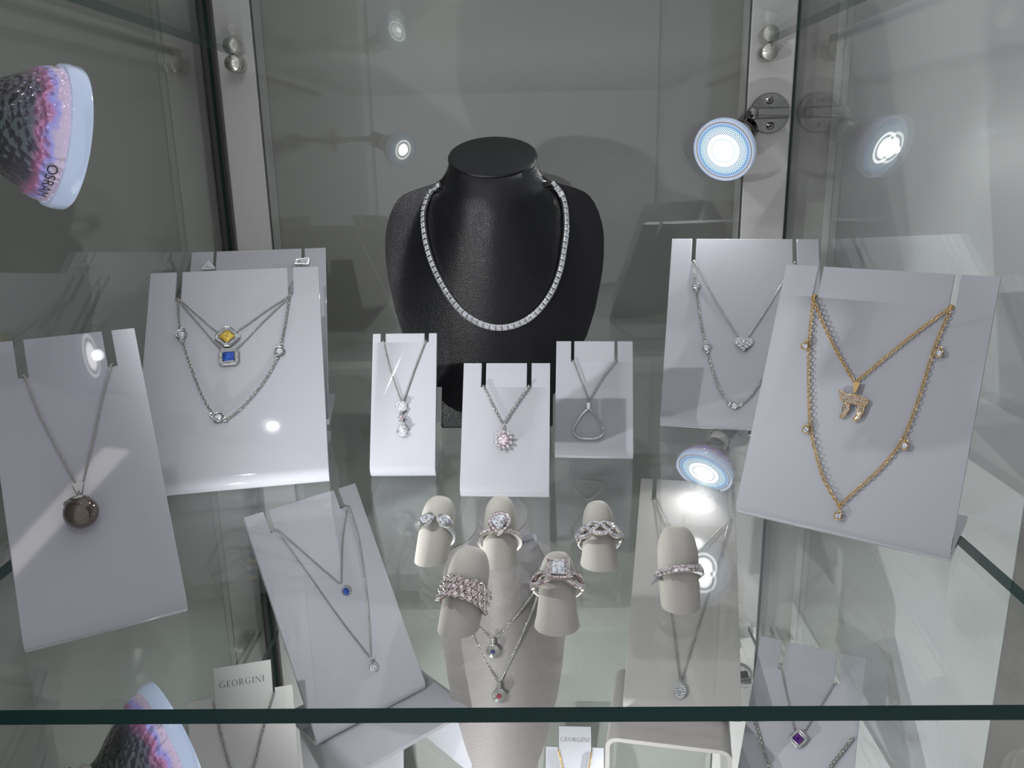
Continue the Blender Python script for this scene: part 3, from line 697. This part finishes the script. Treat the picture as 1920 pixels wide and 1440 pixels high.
def on_bust(bv, pts, k=.0012):
    P, N = [], []
    for x, y in pts:
        d = ray(x, y).normalized(); h = bv.ray_cast(CAM, d)
        if h[0] is not None:
            nn = h[1] if h[1].dot(d) < 0 else -h[1]; P.append(h[0]+nn*k); N.append(nn)
    return P, N
bv = bvh_of(body)
line = [(826, 350), (812, 362), (802, 382), (798, 402), (799, 432), (806, 470), (820, 510), (843, 553), (870, 586), (903, 607), (938, 614), (973, 606), (1004, 585), (1030, 550), (1046, 510), (1054, 468), (1058, 428), (1056, 390), (1048, 366), (1035, 350)]
P, N = on_bust(bv, line, .0021)
cx, cy = -.0230, .540+.145*math.tan(R_(17))
bk = [Vector((cx+.0362*math.sin(a), cy+.0362*math.cos(a)+.003, .1655)) for a in [R_(v) for v in (72, 50, 20, -10, -40, -68)]]
P = [p for p in P]
t = thing('line_necklace', 'line necklace of square clear stones worn by the black bust', 'necklace', P[10])
front = resample(cat(P, 8), .0041); g = G()
K = len(front)
def nearest_n(p):
    h = bv.find_nearest(p); nn = h[1]; return nn if nn.dot(CAM-p) > 0 else -nn
first = None
for i, p in enumerate(front):
    tg = (front[min(i+1, K-1)]-front[max(i-1, 0)]).normalized(); nn = nearest_n(p); s_ = tg.cross(nn).normalized(); nn = s_.cross(tg)
    f = frame(p, tg, s_, nn); r = .00195
    g.box(-r*.97, r*.97, -r, r, -.0010, .0006, fr=f)
    for a in (-1, 1):
        for b_ in (-1, 1): g.ball((a*r*.8, b_*r*.9, .0007), .0003, 3, f)
    inv = FRM[t.name].inverted()
    if first is None:
        q = G(); q.gem(Matrix.Identity(4), sqr(r*.82, .15), .8); me = bpy.data.meshes.new('stone')
        me.from_pydata([tuple(v) for v in q.V], [], q.F); me.materials.append(M['clear']); bm = bmesh.new(); bm.from_mesh(me); bmesh.ops.recalc_face_normals(bm, faces=bm.faces); bm.to_mesh(me); bm.free(); first = me
    if i % 1 == 0 and i < 100:
        o = bpy.data.objects.new('stone', first); COL.objects.link(o); o.parent = t
        o.matrix_local = inv @ f @ Matrix.Translation((0, 0, .0007)) @ Matrix.Rotation(random.uniform(-.12, .12), 4, 'X') @ Matrix.Rotation(random.uniform(-.12, .12), 4, 'Y')
g.build('link_line', M['silver'], t)
g = G(); chain_geo(g, cat([front[-1]]+bk+[front[0]], 6), (0, 0, 1), .0022, .0004, .7); g.build('back_chain', M['silver'], t, smooth=True)

bv2 = bvh_of(body2)
def flower_pendant(fr, t, r, st):
    g = G(); g.lathe([(r*.35, -.0012), (r, -.0006), (r*1.02, 0), (r*.96, .0004), (r*.40, .0010)], fr, 24)
    for i in range(24):
        a = 2*math.pi*i/24; g.box(r*.42, r*1.04, -.00022, .00022, .0003, .0016, fr=fr @ Matrix.Rotation(a, 4, 'Z'))
    bail(g, T(fr, 0, r), .0009, .0045); p = g.build('flower_disc', M['silver_chain'], t)
    gemobj('gemstone', T(fr, 0, 0, .0012), rnd(8, r*.36), st, p)
for lab, L_, R2, c, st in (('silver necklace on the taupe bust with a navy-centred flower disc, the upper one', [(852, 1062), (853, 1095), (872, 1138), (919, 1194)], [(932, 1194), (975, 1142), (1004, 1098), (1008, 1062)], (927, 1218), 'navy'),
                       ('silver necklace on the taupe bust with a red-centred flower disc, the lower one', [(846, 1066), (848, 1105), (880, 1170), (932, 1276)], [(938, 1276), (974, 1195), (1003, 1120), (1013, 1066)], (937, 1301), 'red')):
    A, _ = on_bust(bv2, L_, .0016); B, _ = on_bust(bv2, R2, .0016); Cc, Nn = on_bust(bv2, [c], .0034)
    t = thing('pendant_necklace', lab, 'necklace', Cc[0] if Cc else (0, 0, 0))
    g = G()
    for Q in (A, B):
        if len(Q) > 1: chain_geo(g, cat_(Q, 6), (0, -.9, .42), .0016, .00032, .8)
    g.build('chain', M['silver_chain'], t, smooth=True)
    if Cc:
        nn = Nn[0]; xx = Vector((1, 0, 0)); xx = (xx-nn*xx.dot(nn)).normalized(); flower_pendant(frame(Cc[0], xx, nn.cross(xx), nn), t, .0050, st)

# ------------------------------------------------------------------ ring fingers and rings
def finger(label, b, tpx, wt, wb):
    """leaning round-topped finger; b: pixel of the foot's front, tpx: pixel of the tip"""
    d = ray(*b); A = CAM+d*(-CAM.z/d.z)
    l = R_(33); d = ray(*tpx); tt = (A.y-CAM.y+CAM.z*math.tan(l))/(d.y-d.z*math.tan(l)); B = CAM+d*tt
    ax = (B-A).normalized(); L = (B-A).length
    xx = Vector((1, 0, 0)); xx = (xx-ax*xx.dot(ax)).normalized(); nn = xx.cross(ax)       # nn faces the viewer
    dist = (A-CAM).dot(FW); rb, rt_ = wb/FPX*dist/2, wt/FPX*dist/2
    t = thing('ring_finger', label, 'ring display', A)
    V = []; F = []; n = 40; rows = []
    m_ = 14
    for i in range(m_+1):
        f_ = i/m_*.66; rows.append((f_*L, rb+(rt_-rb)*min(1, f_/.5)))
    for i in range(1, 12):
        a = math.pi/2*i/11.3; rows.append((L*.66+math.sin(a)*(L*.34), rt_*math.cos(a)**.72))
    dp = .78
    for j, (s, r) in enumerate(rows):
        for k in range(n):
            a = 2*math.pi*k/n; x, y = r*math.cos(a), -r*dp*math.sin(a)
            c = A+ax*s-nn*(rb*dp)          # axis runs behind the front line
            p = c+xx*x-nn*y
            if j == 0:                     # cut level on the glass
                p = p-ax*((p.z)/ax.z)
            elif p.z < .0002+.0006*j: p = p+ax*((.0002+.0006*j-p.z)/ax.z)
            V.append(p)
    for i in range(len(rows)-1):
        for k in range(n): F.append((i*n+k, i*n+(k+1) % n, (i+1)*n+(k+1) % n, (i+1)*n+k))
    F.append(tuple(range(n))); F.append(tuple(range((len(rows)-1)*n, len(rows)*n)))
    mk('padded_finger', V, F, M['cream'], t, smooth='auto')
    rad = lambda s: rb+(rt_-rb)*min(1, s/L/.5)
    def rframe(py, tilt=24, px=None, roll=0):
        """ring frame at the height of pixel row py on the finger front; z along the finger, y to the viewer"""
        w = (b[1]-py)/(b[1]-tpx[1]); s = L*w; c = A+ax*s-nn*(rb*dp)
        f = frame(c, xx, nn, ax)           # note: x right, y towards viewer, z up the finger
        return f @ Matrix.Rotation(R_(tilt), 4, 'X') @ Matrix.Rotation(R_(roll), 4, 'Y'), max(rb, rt_)*1.05
    return t, rframe
def band(g, fr, R, w, th, a0=0, a1=360, n=64, cap=False, wf=None):
    """flat band round the frame's z axis; angle 90 faces the viewer"""
    full = abs(a1-a0) >= 359.9; V = []; F = []; m_ = n if full else n+1
    for i in range(m_):
        a = R_(a0+(a1-a0)*i/n); ww = wf(math.degrees(a)) if wf else w
        for r, z in ((R, -ww/2), (R+th, -ww/2*.8), (R+th, ww/2*.8), (R, ww/2)):
            V.append(fr @ Vector((r*math.cos(a), r*math.sin(a), z)))
    for i in range(n):
        j = (i+1) % m_
        for k in range(4): F.append((i*4+k, i*4+(k+1) % 4, j*4+(k+1) % 4, j*4+k))
    if not full: F.append((0, 1, 2, 3)); F.append(tuple(4*n+q for q in (0, 1, 2, 3)))
    g.add(V, F)
def rs(fr, R, a, z=0, off=0):
    """frame on the band at angle a: z outward, y up the finger"""
    a = R_(a); o = Vector((math.cos(a), math.sin(a), 0)); tg = Vector((math.sin(a), -math.cos(a), 0))
    return fr @ frame(o*(R+off)+Vector((0, 0, z)), tg, (0, 0, 1), o)
# 1 open ring, two pears
ft, rf = finger('cream ring finger at the back left, wearing the open two-stone ring', (803, 1064), (826, 926), 66, 63)
fr, R0 = rf(1000, 30)
t = thing('ring', 'open silver ring with two pear halo stones facing each other', 'ring', fr.translation, 'rings on the cream fingers')
g = G(); band(g, fr, R0, .0019, .0011, 118, 422, 56)
for a, rot in ((68, -75), (115, 75)):
    f = rs(fr, R0, a, .0015, .0016) @ Matrix.Rotation(R_(rot), 4, 'Z'); g.tube([f @ Vector((x, y, 0)) for x, y in pear(.0034, 14, 1.3)], .00045, 6, True)
    g.lathe([(.0012, -.0018), (.0028, 0)], f, 12)
p = g.build('band', M['silver'], t, smooth='auto')
for a, rot in ((68, -75), (115, 75)):
    f = rs(fr, R0, a, .0015, .0016) @ Matrix.Rotation(R_(rot), 4, 'Z'); gemobj('gemstone', f, pear(.0031, 14, 1.3), 'clear', p)
# 2 pear halo with pave shoulders and tag
ft, rf = finger('cream ring finger at the back centre, wearing the pear halo ring', (935, 1071), (938, 925), 63, 71)
fr, R0 = rf(1012, 26)
t = thing('ring', 'silver ring with a large pear stone in a halo and pave shoulders', 'ring', fr.translation, 'rings on the cream fingers')
g = G(); band(g, fr, R0, .0024, .0014); f = rs(fr, R0, 90, .0024, .0034) @ Matrix.Rotation(math.pi, 4, 'Z')
g.lathe([(.0020, -.0030), (.0042, -.0004), (.0042, 0)], f, 16)
g.tube([f @ Vector((x, y, 0)) for x, y in pear(.0050, 18, 1.45)], .0005, 6, True); p = g.build('band', M['rose'], t, smooth='auto')
hl = G(); pave(hl, T(f, 0, 0, .0004), pear(.0045, 20, 1.45), .0008)
for a in list(range(5, 66, 5))+list(range(115, 176, 5)): hl.gem(rs(fr, R0, a, 0, .0015), rnd(6, .00085), .8)
hl.build('pave', M['pinkish'], p); gemobj('gemstone', T(f, 0, 0, .0008), pear(.0036, 16, 1.45), 'clear', p, .6)
# 3 woven
ft, rf = finger('cream ring finger at the back, right of the middle, wearing the woven ring', (1128, 1073), (1122, 934), 61, 75)
fr, R0 = rf(1012, 26)
t = thing('ring', 'silver ring of crossing woven pave strands', 'ring', fr.translation, 'rings on the cream fingers')
g = G(); band(g, fr, R0, .0016, .0006, 170, 370, 40); hl = G()
for ph in (0, 120, 240):
    pts = []
    for i in range(61):
        a = 3*i; q = R_(a*3+ph); pts.append(fr @ Vector(((R0+.0006+.0005*math.cos(q*2)+.0006*math.sin(R_(a)))*math.cos(R_(a)), (R0+.0006+.0006*math.sin(R_(a))+.0005*math.cos(q*2))*math.sin(R_(a)), (.0030*math.sin(q)+.0005)*math.sin(R_(a))**.5)))
    g.tube(pts, .00105, 6)
    for i in range(5, 57, 2):
        a = 3*i; hl.gem(frame(pts[i]+(fr.to_3x3() @ Vector((math.cos(R_(a)), math.sin(R_(a)), 0)))*.0009, fr.to_3x3() @ Vector((math.sin(R_(a)), -math.cos(R_(a)), 0)), fr.to_3x3() @ Vector((0, 0, 1)), fr.to_3x3() @ Vector((math.cos(R_(a)), math.sin(R_(a)), 0))), rnd(6, .00075), .8)
p = g.build('band', M['rose'], t, smooth='auto'); hl.build('pave', M['clear'], p)
# 4 bubbles
ft, rf = finger('cream ring finger at the front left, wearing the wide bubble ring', (853, 1198), (886, 1021), 82, 78)
fr, R0 = rf(1122, 20, roll=6)
t = thing('ring', 'wide ring of three rows of round bezel stones', 'ring', fr.translation, 'rings on the cream fingers')
g = G(); band(g, fr, R0, .0070, .0006); hl = G()
for row, zz in enumerate((-.0031, 0, .0031)):
    for i in range(11):
        a = 2+i*17+(row % 2)*8.5; f = rs(fr, R0, a, zz, .0014)
        g.lathe([(.0012, -.0012), (.00165, 0), (.00178, .0004), (.00155, .0006), (.00130, .0003)], f, 14, cap=False); hl.gem(f, rnd(8, .00135), .8)
p = g.build('band', M['rose'], t, smooth='auto'); hl.build('bezel_stones', M['pinkish'], p)
# 5 princess
ft, rf = finger('cream ring finger at the front centre, wearing the square halo ring', (1045, 1194), (1047, 1030), 71, 87)
fr, R0 = rf(1102, 22)
t = thing('ring', 'silver ring with a big square stone in a square halo', 'ring', fr.translation, 'rings on the cream fingers')
g = G(); hl = G()
for sg in (-1, 1):
    pts = [fr @ Vector(((R0+.0005)*math.cos(R_(a)), (R0+.0005)*math.sin(R_(a)), sg*.0022*math.sin(2*R_(a))**2+.0004)) for a in range(-10, 191, 5)]
    g.tube(pts, .0012, 6)
    for a in list(range(8, 66, 5))+list(range(115, 173, 5)): hl.gem(rs(fr, R0, a, sg*.0022*math.sin(2*R_(a))**2+.0004, .0017), rnd(6, .00085), .8)
band(g, fr, R0, .0014, .0008, 172, 368, 40); f = rs(fr, R0, 90, .0022, .0036)
g.box(-.0046, .0046, -.0040, .0040, -.0022, -.0002, fr=f); g.box(-.0036, .0036, -.0032, .0032, -.0042, -.0022, fr=f)
for a in (-1, 1):
    for b_ in (-1, 1): g.ball((a*.0044, b_*.0038, .0004), .0006, 4, f); g.ball((a*.0030, b_*.0027, .0016), .00045, 4, f)
p = g.build('band', M['rose'], t, smooth='auto')
edge = [(x*.0041/4, y*.0036/4) for x in range(-4, 5) for y in range(-4, 5) if max(abs(x), abs(y)) == 4]; pave(hl, f, edge, .0006)
hl.build('pave', M['pinkish'], p)
gemobj('gemstone', T(f, 0, 0, .0009), [(x, y*.9) for x, y in sqr(.0032, .06)], 'clear', p, .6)
# 6 plain pave bypass
ft, rf = finger('cream ring finger at the front right, wearing the slim pave band', (1282, 1153), (1272, 981), 79, 74)
fr, R0 = rf(1076, 10, roll=-4)
t = thing('ring', 'slim silver band with one line of pave stones', 'ring', fr.translation, 'rings on the cream fingers')
g = G(); band(g, fr, R0, .0034, .0013, wf=lambda a: .0032+.0008*math.cos(R_(a)))
g.tube([fr @ Vector(((R0+.0008)*math.cos(R_(a)), (R0+.0008)*math.sin(R_(a)), .0016+.0008*math.cos(R_(a)))) for a in range(0, 60, 4)], .0004, 6)
p = g.build('band', M['silver'], t, smooth='auto'); hl = G()
for a in range(12, 172, 6):
    hl.gem(rs(fr, R0, a, .0006, .0014), rnd(6, .00085), .8)
    if a % 12 == 0: hl.gem(rs(fr, R0, a+3, -.0009, .0014), rnd(6, .0006), .8)
hl.build('pave', M['pinkish'], p)
F6 = fr
# price tags
def text_mesh(body, size):
    c = bpy.data.curves.new('t', 'FONT'); c.body = body; c.size = size; c.align_x = 'CENTER'; c.align_y = 'CENTER'
    o = bpy.data.objects.new('t', c); COL.objects.link(o); dg = bpy.context.evaluated_depsgraph_get(); me = bpy.data.meshes.new_from_object(o.evaluated_get(dg))
    bpy.data.objects.remove(o); V = [v.co.copy() for v in me.vertices]; F = [tuple(p.vertices) for p in me.polygons]; return V, F
def flatcard(o, m, fr, w, h, parent=None, name='price_tag'):
    g = G(); c = .0012; pts = [(-w/2+c, -h/2), (w/2-c, -h/2), (w/2, -h/2+c), (w/2, h/2-c), (w/2-c, h/2), (-w/2+c, h/2), (-w/2, h/2-c), (-w/2, -h/2+c)]; n = 8
    g.add([fr @ Vector((x, y, z)) for z in (-.00015, .00015) for x, y in pts], [tuple(range(n)), tuple(range(n, 2*n))]+[(i, (i+1) % n, n+(i+1) % n, n+i) for i in range(n)])
    return g.build(name, M[m], parent)
def plane_at(px, py, Y, rx, rz, ty=0):
    d = ray(px, py); P = CAM+d*(Y/d.y); return Matrix.Translation(P) @ Matrix.Rotation(R_(rz), 4, 'Z') @ Matrix.Rotation(R_(rx), 4, 'X') @ Matrix.Rotation(R_(ty), 4, 'Z')
f = plane_at(990, 1012, .362, 62, 0, 12)
t = thing('price_tag', 'small white price tag hanging behind the pear halo ring', 'price tag', f.translation)
flatcard(None, 'acrylic', f, .0085, .0048, t, 'tag_card')
V, F = text_mesh('£159.00', .0019); mk('price_text', [f @ Matrix.Rotation(math.pi, 4, 'Z') @ Vector((v.x+.0004, v.y+.0006, .0003)) for v in V], F, M['ink'], t)
f = plane_at(1236, 1080, .318, 62, 20, 25)
t = thing('price_tag', 'folded white tag tip sticking out left of the slim pave band', 'price tag', f.translation)
g = G(); g.add([f @ Vector(v) for v in ((-.0062, -.0006, 0), (.004, -.0022, 0), (.004, .0022, .0006), (-.0062, -.0006, .0002), (.004, -.0022, .0003), (.004, .0022, .0009))], [(0, 1, 2), (3, 5, 4), (0, 3, 4, 1), (1, 4, 5, 2), (2, 5, 3, 0)]); g.build('tag_card', M['acrylic'], t)
f = S4.fr @ Matrix.Translation((.0225, .030, .026)) @ Matrix.Rotation(R_(-24.8), 4, 'X')
t = thing('price_tag', 'cream paper tag edge showing behind the three-stone drop stand', 'price tag', f.translation)
g = G(); g.box(-.006, -.0019, -.0003, .0003, 0, .022, fr=f); g.build('tag_card', M['card'], t)

# ------------------------------------------------------------------ lamps
def lens_mat():
    m = bpy.data.materials.new('lamp_lens'); m.use_nodes = True; nt = m.node_tree; nt.nodes.clear(); out = nd(m, 'ShaderNodeOutputMaterial')
    em = nd(m, 'ShaderNodeEmission'); tc = nd(m, 'ShaderNodeTexCoord'); sx = nd(m, 'ShaderNodeSeparateXYZ'); lk(m, tc.outputs['Object'], sx.inputs[0])
    def mth(op, a, b=None):
        n = nd(m, 'ShaderNodeMath', operation=op)
        for i, v in enumerate((a, b)):
            if v is None: continue
            if isinstance(v, (int, float)): n.inputs[i].default_value = v
            else: lk(m, v, n.inputs[i])
        return n.outputs[0]
    r = mth('MULTIPLY', mth('SQRT', mth('ADD', mth('MULTIPLY', sx.outputs[0], sx.outputs[0]), mth('MULTIPLY', sx.outputs[1], sx.outputs[1]))), 40.0)   # 1 at 25 mm
    th = mth('ARCTAN2', sx.outputs[1], sx.outputs[0])
    cr = nd(m, 'ShaderNodeValToRGB'); lk(m, r, cr.inputs[0]); e = cr.color_ramp.elements
    stops = [(0, 1.0, (1, 1, 1)), (.26, .95, (1, 1, 1)), (.33, .35, (.95, .97, 1)), (.36, .07, (.8, .9, 1)), (.41, .10, (.8, .9, 1)), (.43, .45, (1, 1, 1)), (.50, .40, (.95, .97, 1)), (.53, .06, (.7, .85, 1)),
             (.58, .075, (.75, .88, 1)), (.74, .075, (.60, .82, 1)), (.80, .055, (.30, .58, 1)), (.87, .07, (.6, .75, 1)), (.90, .02, (.5, .5, .6)), (.94, .07, (1, .9, .85)), (1, .10, (1, .95, .9))]
    e[0].position, e[0].color = 0, (1, 1, 1, 1); e[1].position = 1; e[1].color = (.1, .095, .09, 1)
    for p, s, c in stops[1:-1]: q = e.new(p); q.color = (c[0]*s, c[1]*s, c[2]*s, 1)
    dots = mth('MULTIPLY', mth('SINE', mth('MULTIPLY', r, 80.0)), mth('SINE', mth('MULTIPLY', th, 52.0)))
    zone = mth('MULTIPLY', mth('GREATER_THAN', r, .54), mth('LESS_THAN', r, .80))
    st = mth('MULTIPLY', mth('ADD', 1.0, mth('MULTIPLY', mth('MULTIPLY', dots, zone), .9)), 12.0)
    lk(m, cr.outputs[0], em.inputs[0]); lk(m, st, em.inputs[1]); lk(m, em.outputs[0], out.inputs[0]); return m
M['lens'] = lens_mat()
def dichroic():
    m = mat('dichroic_reflector', (.5, .5, .5), .12, .55, Coat_Weight=1, Coat_Roughness=.03, Thin_Film_Thickness=520, Thin_Film_IOR=1.7)
    b = m.node_tree.nodes['Principled BSDF']; tc = nd(m, 'ShaderNodeTexCoord'); sx = nd(m, 'ShaderNodeSeparateXYZ'); lk(m, tc.outputs['Object'], sx.inputs[0])
    mr = nd(m, 'ShaderNodeMapRange'); mr.inputs['From Min'].default_value = -.030; mr.inputs['From Max'].default_value = -.003; lk(m, sx.outputs[2], mr.inputs[0])
    no = nd(m, 'ShaderNodeTexNoise'); no.inputs['Scale'].default_value = 160; lk(m, tc.outputs['Object'], no.inputs['Vector'])
    ad = nd(m, 'ShaderNodeMath', operation='MULTIPLY_ADD'); lk(m, no.outputs['Fac'], ad.inputs[0]); ad.inputs[1].default_value = .35; lk(m, mr.outputs[0], ad.inputs[2])
    cr = nd(m, 'ShaderNodeValToRGB'); lk(m, ad.outputs[0], cr.inputs[0]); e = cr.color_ramp.elements
    e[0].position = .15; e[0].color = (.05, .07, .05, 1); e[1].position = 1.15 if False else 1.0; e[1].color = (.55, .45, .60, 1)
    for p, c in ((.35, (.04, .06, .05)), (.55, (.07, .08, .09)), (.72, (.10, .10, .14)), (.84, (.50, .20, .38)), (.93, (.32, .32, .75))): q = e.new(p); q.color = (*c, 1)
    lk(m, cr.outputs[0], b.inputs['Base Color']); lk(m, cr.outputs[0], b.inputs['Emission Color'])
    mr2 = nd(m, 'ShaderNodeMapRange'); mr2.inputs['From Min'].default_value = -.020; mr2.inputs['From Max'].default_value = -.004; mr2.inputs['To Min'].default_value = .0; mr2.inputs['To Max'].default_value = .40  # lamp light leaking through the shell put in as emission, stronger near the rim
    lk(m, sx.outputs[2], mr2.inputs[0]); lk(m, mr2.outputs[0], b.inputs['Emission Strength'])
    vo = nd(m, 'ShaderNodeTexVoronoi'); vo.inputs['Scale'].default_value = 420; lk(m, tc.outputs['Object'], vo.inputs['Vector'])
    bp = nd(m, 'ShaderNodeBump'); bp.inputs['Strength'].default_value = .8; bp.inputs['Distance'].default_value = .0010; lk(m, vo.outputs['Distance'], bp.inputs['Height']); lk(m, bp.outputs['Normal'], b.inputs['Normal']); lk(m, bp.outputs['Normal'], b.inputs['Coat Normal'])
    return m
M['dichroic'] = dichroic()
M['rim'] = mat('lamp_rim', (.55, .65, .85), .15, 0, Coat_Weight=1, Emission_Color=(.62, .74, 1, 1), Emission_Strength=.24)  # light spreading through the glass rim put in as emission
def lamp(label, c, az, dn, mount, power):
    """spot lamp: c face centre, az degrees from +Y towards +X, dn degrees down; mount: plate centre and its outward direction"""
    a, d = R_(az), R_(dn); ax = Vector((math.sin(a)*math.cos(d), math.cos(a)*math.cos(d), -math.sin(d)))
    xx = ax.cross(Vector((0, 0, 1))).normalized(); yy = ax.cross(xx); fr = frame(c, xx, yy, ax)
    t = thing('spot_lamp', label, 'lamp', M4=fr, group='spot lamps on the corner posts')
    g = G(); fl = lambda a_, z: 1+(.010*math.cos(a_*36) if -.0125 < z < -.004 else 0)
    g.lathe([(.0072, -.0335), (.0076, -.0315), (.0088, -.0296), (.0105, -.0275), (.0130, -.0245), (.0156, -.0210), (.0180, -.0172), (.0200, -.0138), (.0206, -.0128), (.0214, -.0122), (.0228, -.0085), (.0234, -.0045), (.0238, -.0038)], fr, 160, cap=False, mod=fl)
    refl = g.build('reflector', M['dichroic'], t, smooth=True)
    V, F = text_mesh('OSRAM', .0046)
    P = []
    for v in V:
        th_ = v.x/.0222+R_(TXT); q = .0236+v.y*.18; P.append(fr @ Vector((q*math.cos(th_), q*math.sin(th_), -.0085+v.y)))
    mk('printed_text', P, F, M['ink'], refl)
    g = G(); g.lathe([(.0236, -.0052), (.0247, -.0050), (.0252, -.0036), (.0253, .0004), (.0247, .0014), (.0236, .0004)], fr, 96, cap=False); g.build('rim', M['rim'], t, smooth='auto')
    g = G(); g.lathe([(.0236, .0001), (.0150, .0009), (.0120, .0012), (.0002, .0013)], fr, 96, cap=False); g.build('lens', M['lens'], t, smooth=True)
    g = G(); g.lathe([(.0072, -.0334), (.0088, -.0350), (.0088, -.0450), (.0080, -.0465), (.0001, -.0466)], fr, 32, cap=False)
    for s_ in (-1, 1): g.lathe([(.0012, 0), (.0012, .007)], fr @ Matrix.Translation((s_*.004, 0, -.0530)), 10)
    g.build('socket', M['ceramic'], t, smooth='auto')
    g = G(); g.lathe([(.0098, -.0400), (.0108, -.0400), (.0108, -.0610), (.0085, -.0635), (.0002, -.0636)], fr, 40, cap=False); g.ball((0, 0, -.0655), .0058, 12, fr)
    g.build('holder', M['chrome'], t, smooth='auto')
    mp, md = Vector(mount[0]), Vector(mount[1]).normalized(); j = fr @ Vector((0, 0, -.0655))
    g = G(); sd = md.cross(Vector((0, 0, 1))).normalized(); sd = sd if (j-mp).dot(sd) > 0 else -sd
    e = mp+md*.009+sd*.015; g.tube([mp+md*.009-sd*.013, mp+md*.009-sd*.0125, e], .0047, 20); g.ball(e, .0056, 12); g.tube([e, j], .0040, 14); g.build('arm', M['chrome'], t, smooth='auto')
    side = md.cross(Vector((0, 0, 1))).normalized(); mf = frame(mp, side, (0, 0, 1), md)
    g = G(); g.lathe([(.0160, 0), (.0160, .0020), (.0152, .0030), (.0070, .0034), (.0070, .0050), (.0050, .0052)], mf, 48); pl = g.build('mount_plate', M['chrome'], t, smooth='auto')
    for s_ in (-1, 1):
        g = G(); q = mf @ Matrix.Translation((.001*s_, s_*.0100, .0030)); g.lathe([(.0034, 0), (.0032, .0010), (.0018, .0018), (.0002, .0018)], q, 24, cap=False)
        g.box(-.0016, .0016, -.00035, .00035, .0016, .0021, fr=q, mi=1); g.box(-.00035, .00035, -.0016, .0016, .0016, .0021, fr=q, mi=1)
        g.build('screw', [M['chrome'], M['ink']], pl)
    ld = bpy.data.lights.new('lamp_light', 'SPOT'); ld.energy = power; ld.spot_size = R_(150); ld.spot_blend = 1.0; ld.shadow_soft_size = .003; ld.color = (.97, .985, 1)
    lo = bpy.data.objects.new('lamp_light', ld); COL.objects.link(lo); lo.parent = t; lo.matrix_local = Matrix.Translation((0, 0, .0046)) @ Matrix.Rotation(math.pi, 4, 'X')
    return t
TXT = 48
DZ = .2665
RP, LP_ = (.2000, YB+.0005), -.2575
lamp('lit spot lamp facing the viewer on the right post above the heart necklace', (.1567, .6917, .1826), 180+34, 20, ((RP[0], RP[1], .2113), (0, -1, 0)), SPOT_W*.85)
lamp('lit spot lamp seen from behind at the upper left edge', (-.1640, .3080, .1912), 47, 14, ((LP_, .300, .2050), (1, 0, 0)), SPOT_W*.68)
lamp('lit spot lamp under the middle shelf behind the gold necklaces stand', (.1490, .6750, .1826-DZ), 180+34, 32, ((RP[0], RP[1], .2113-DZ), (0, -1, 0)), SPOT_W*.06)
lamp('lit spot lamp under the middle shelf at the lower left, seen from behind', (-.1625, .3180, .1912-DZ+.010), 47, -10, ((LP_, .290, .2000-DZ), (1, 0, 0)), SPOT_W)
lamp('lit spot lamp two levels down, peeping out behind the oval pendant stand', (.1567, .6917, .1826-2*DZ), 180+28, 30, ((RP[0], RP[1], .2113-2*DZ), (0, -1, 0)), SPOT_W*3.2)
lamp('lit spot lamp two levels down on the left, below the picture', (-.1640, .3080, .1912-2*DZ), 47, 14, ((LP_, .300, .2050-2*DZ), (1, 0, 0)), SPOT_W*3.2)
lamp('lit spot lamp above the top glass shelf on the right post', (.1567, .6917, .1826+DZ), 180+28, 30, ((RP[0], RP[1], .2113+DZ), (0, -1, 0)), SPOT_W*.5)
lamp('lit spot lamp above the top glass shelf on the left side', (-.1640, .3080, .1912+DZ), 47, 25, ((LP_, .300, .2050+DZ), (1, 0, 0)), SPOT_W*.3)
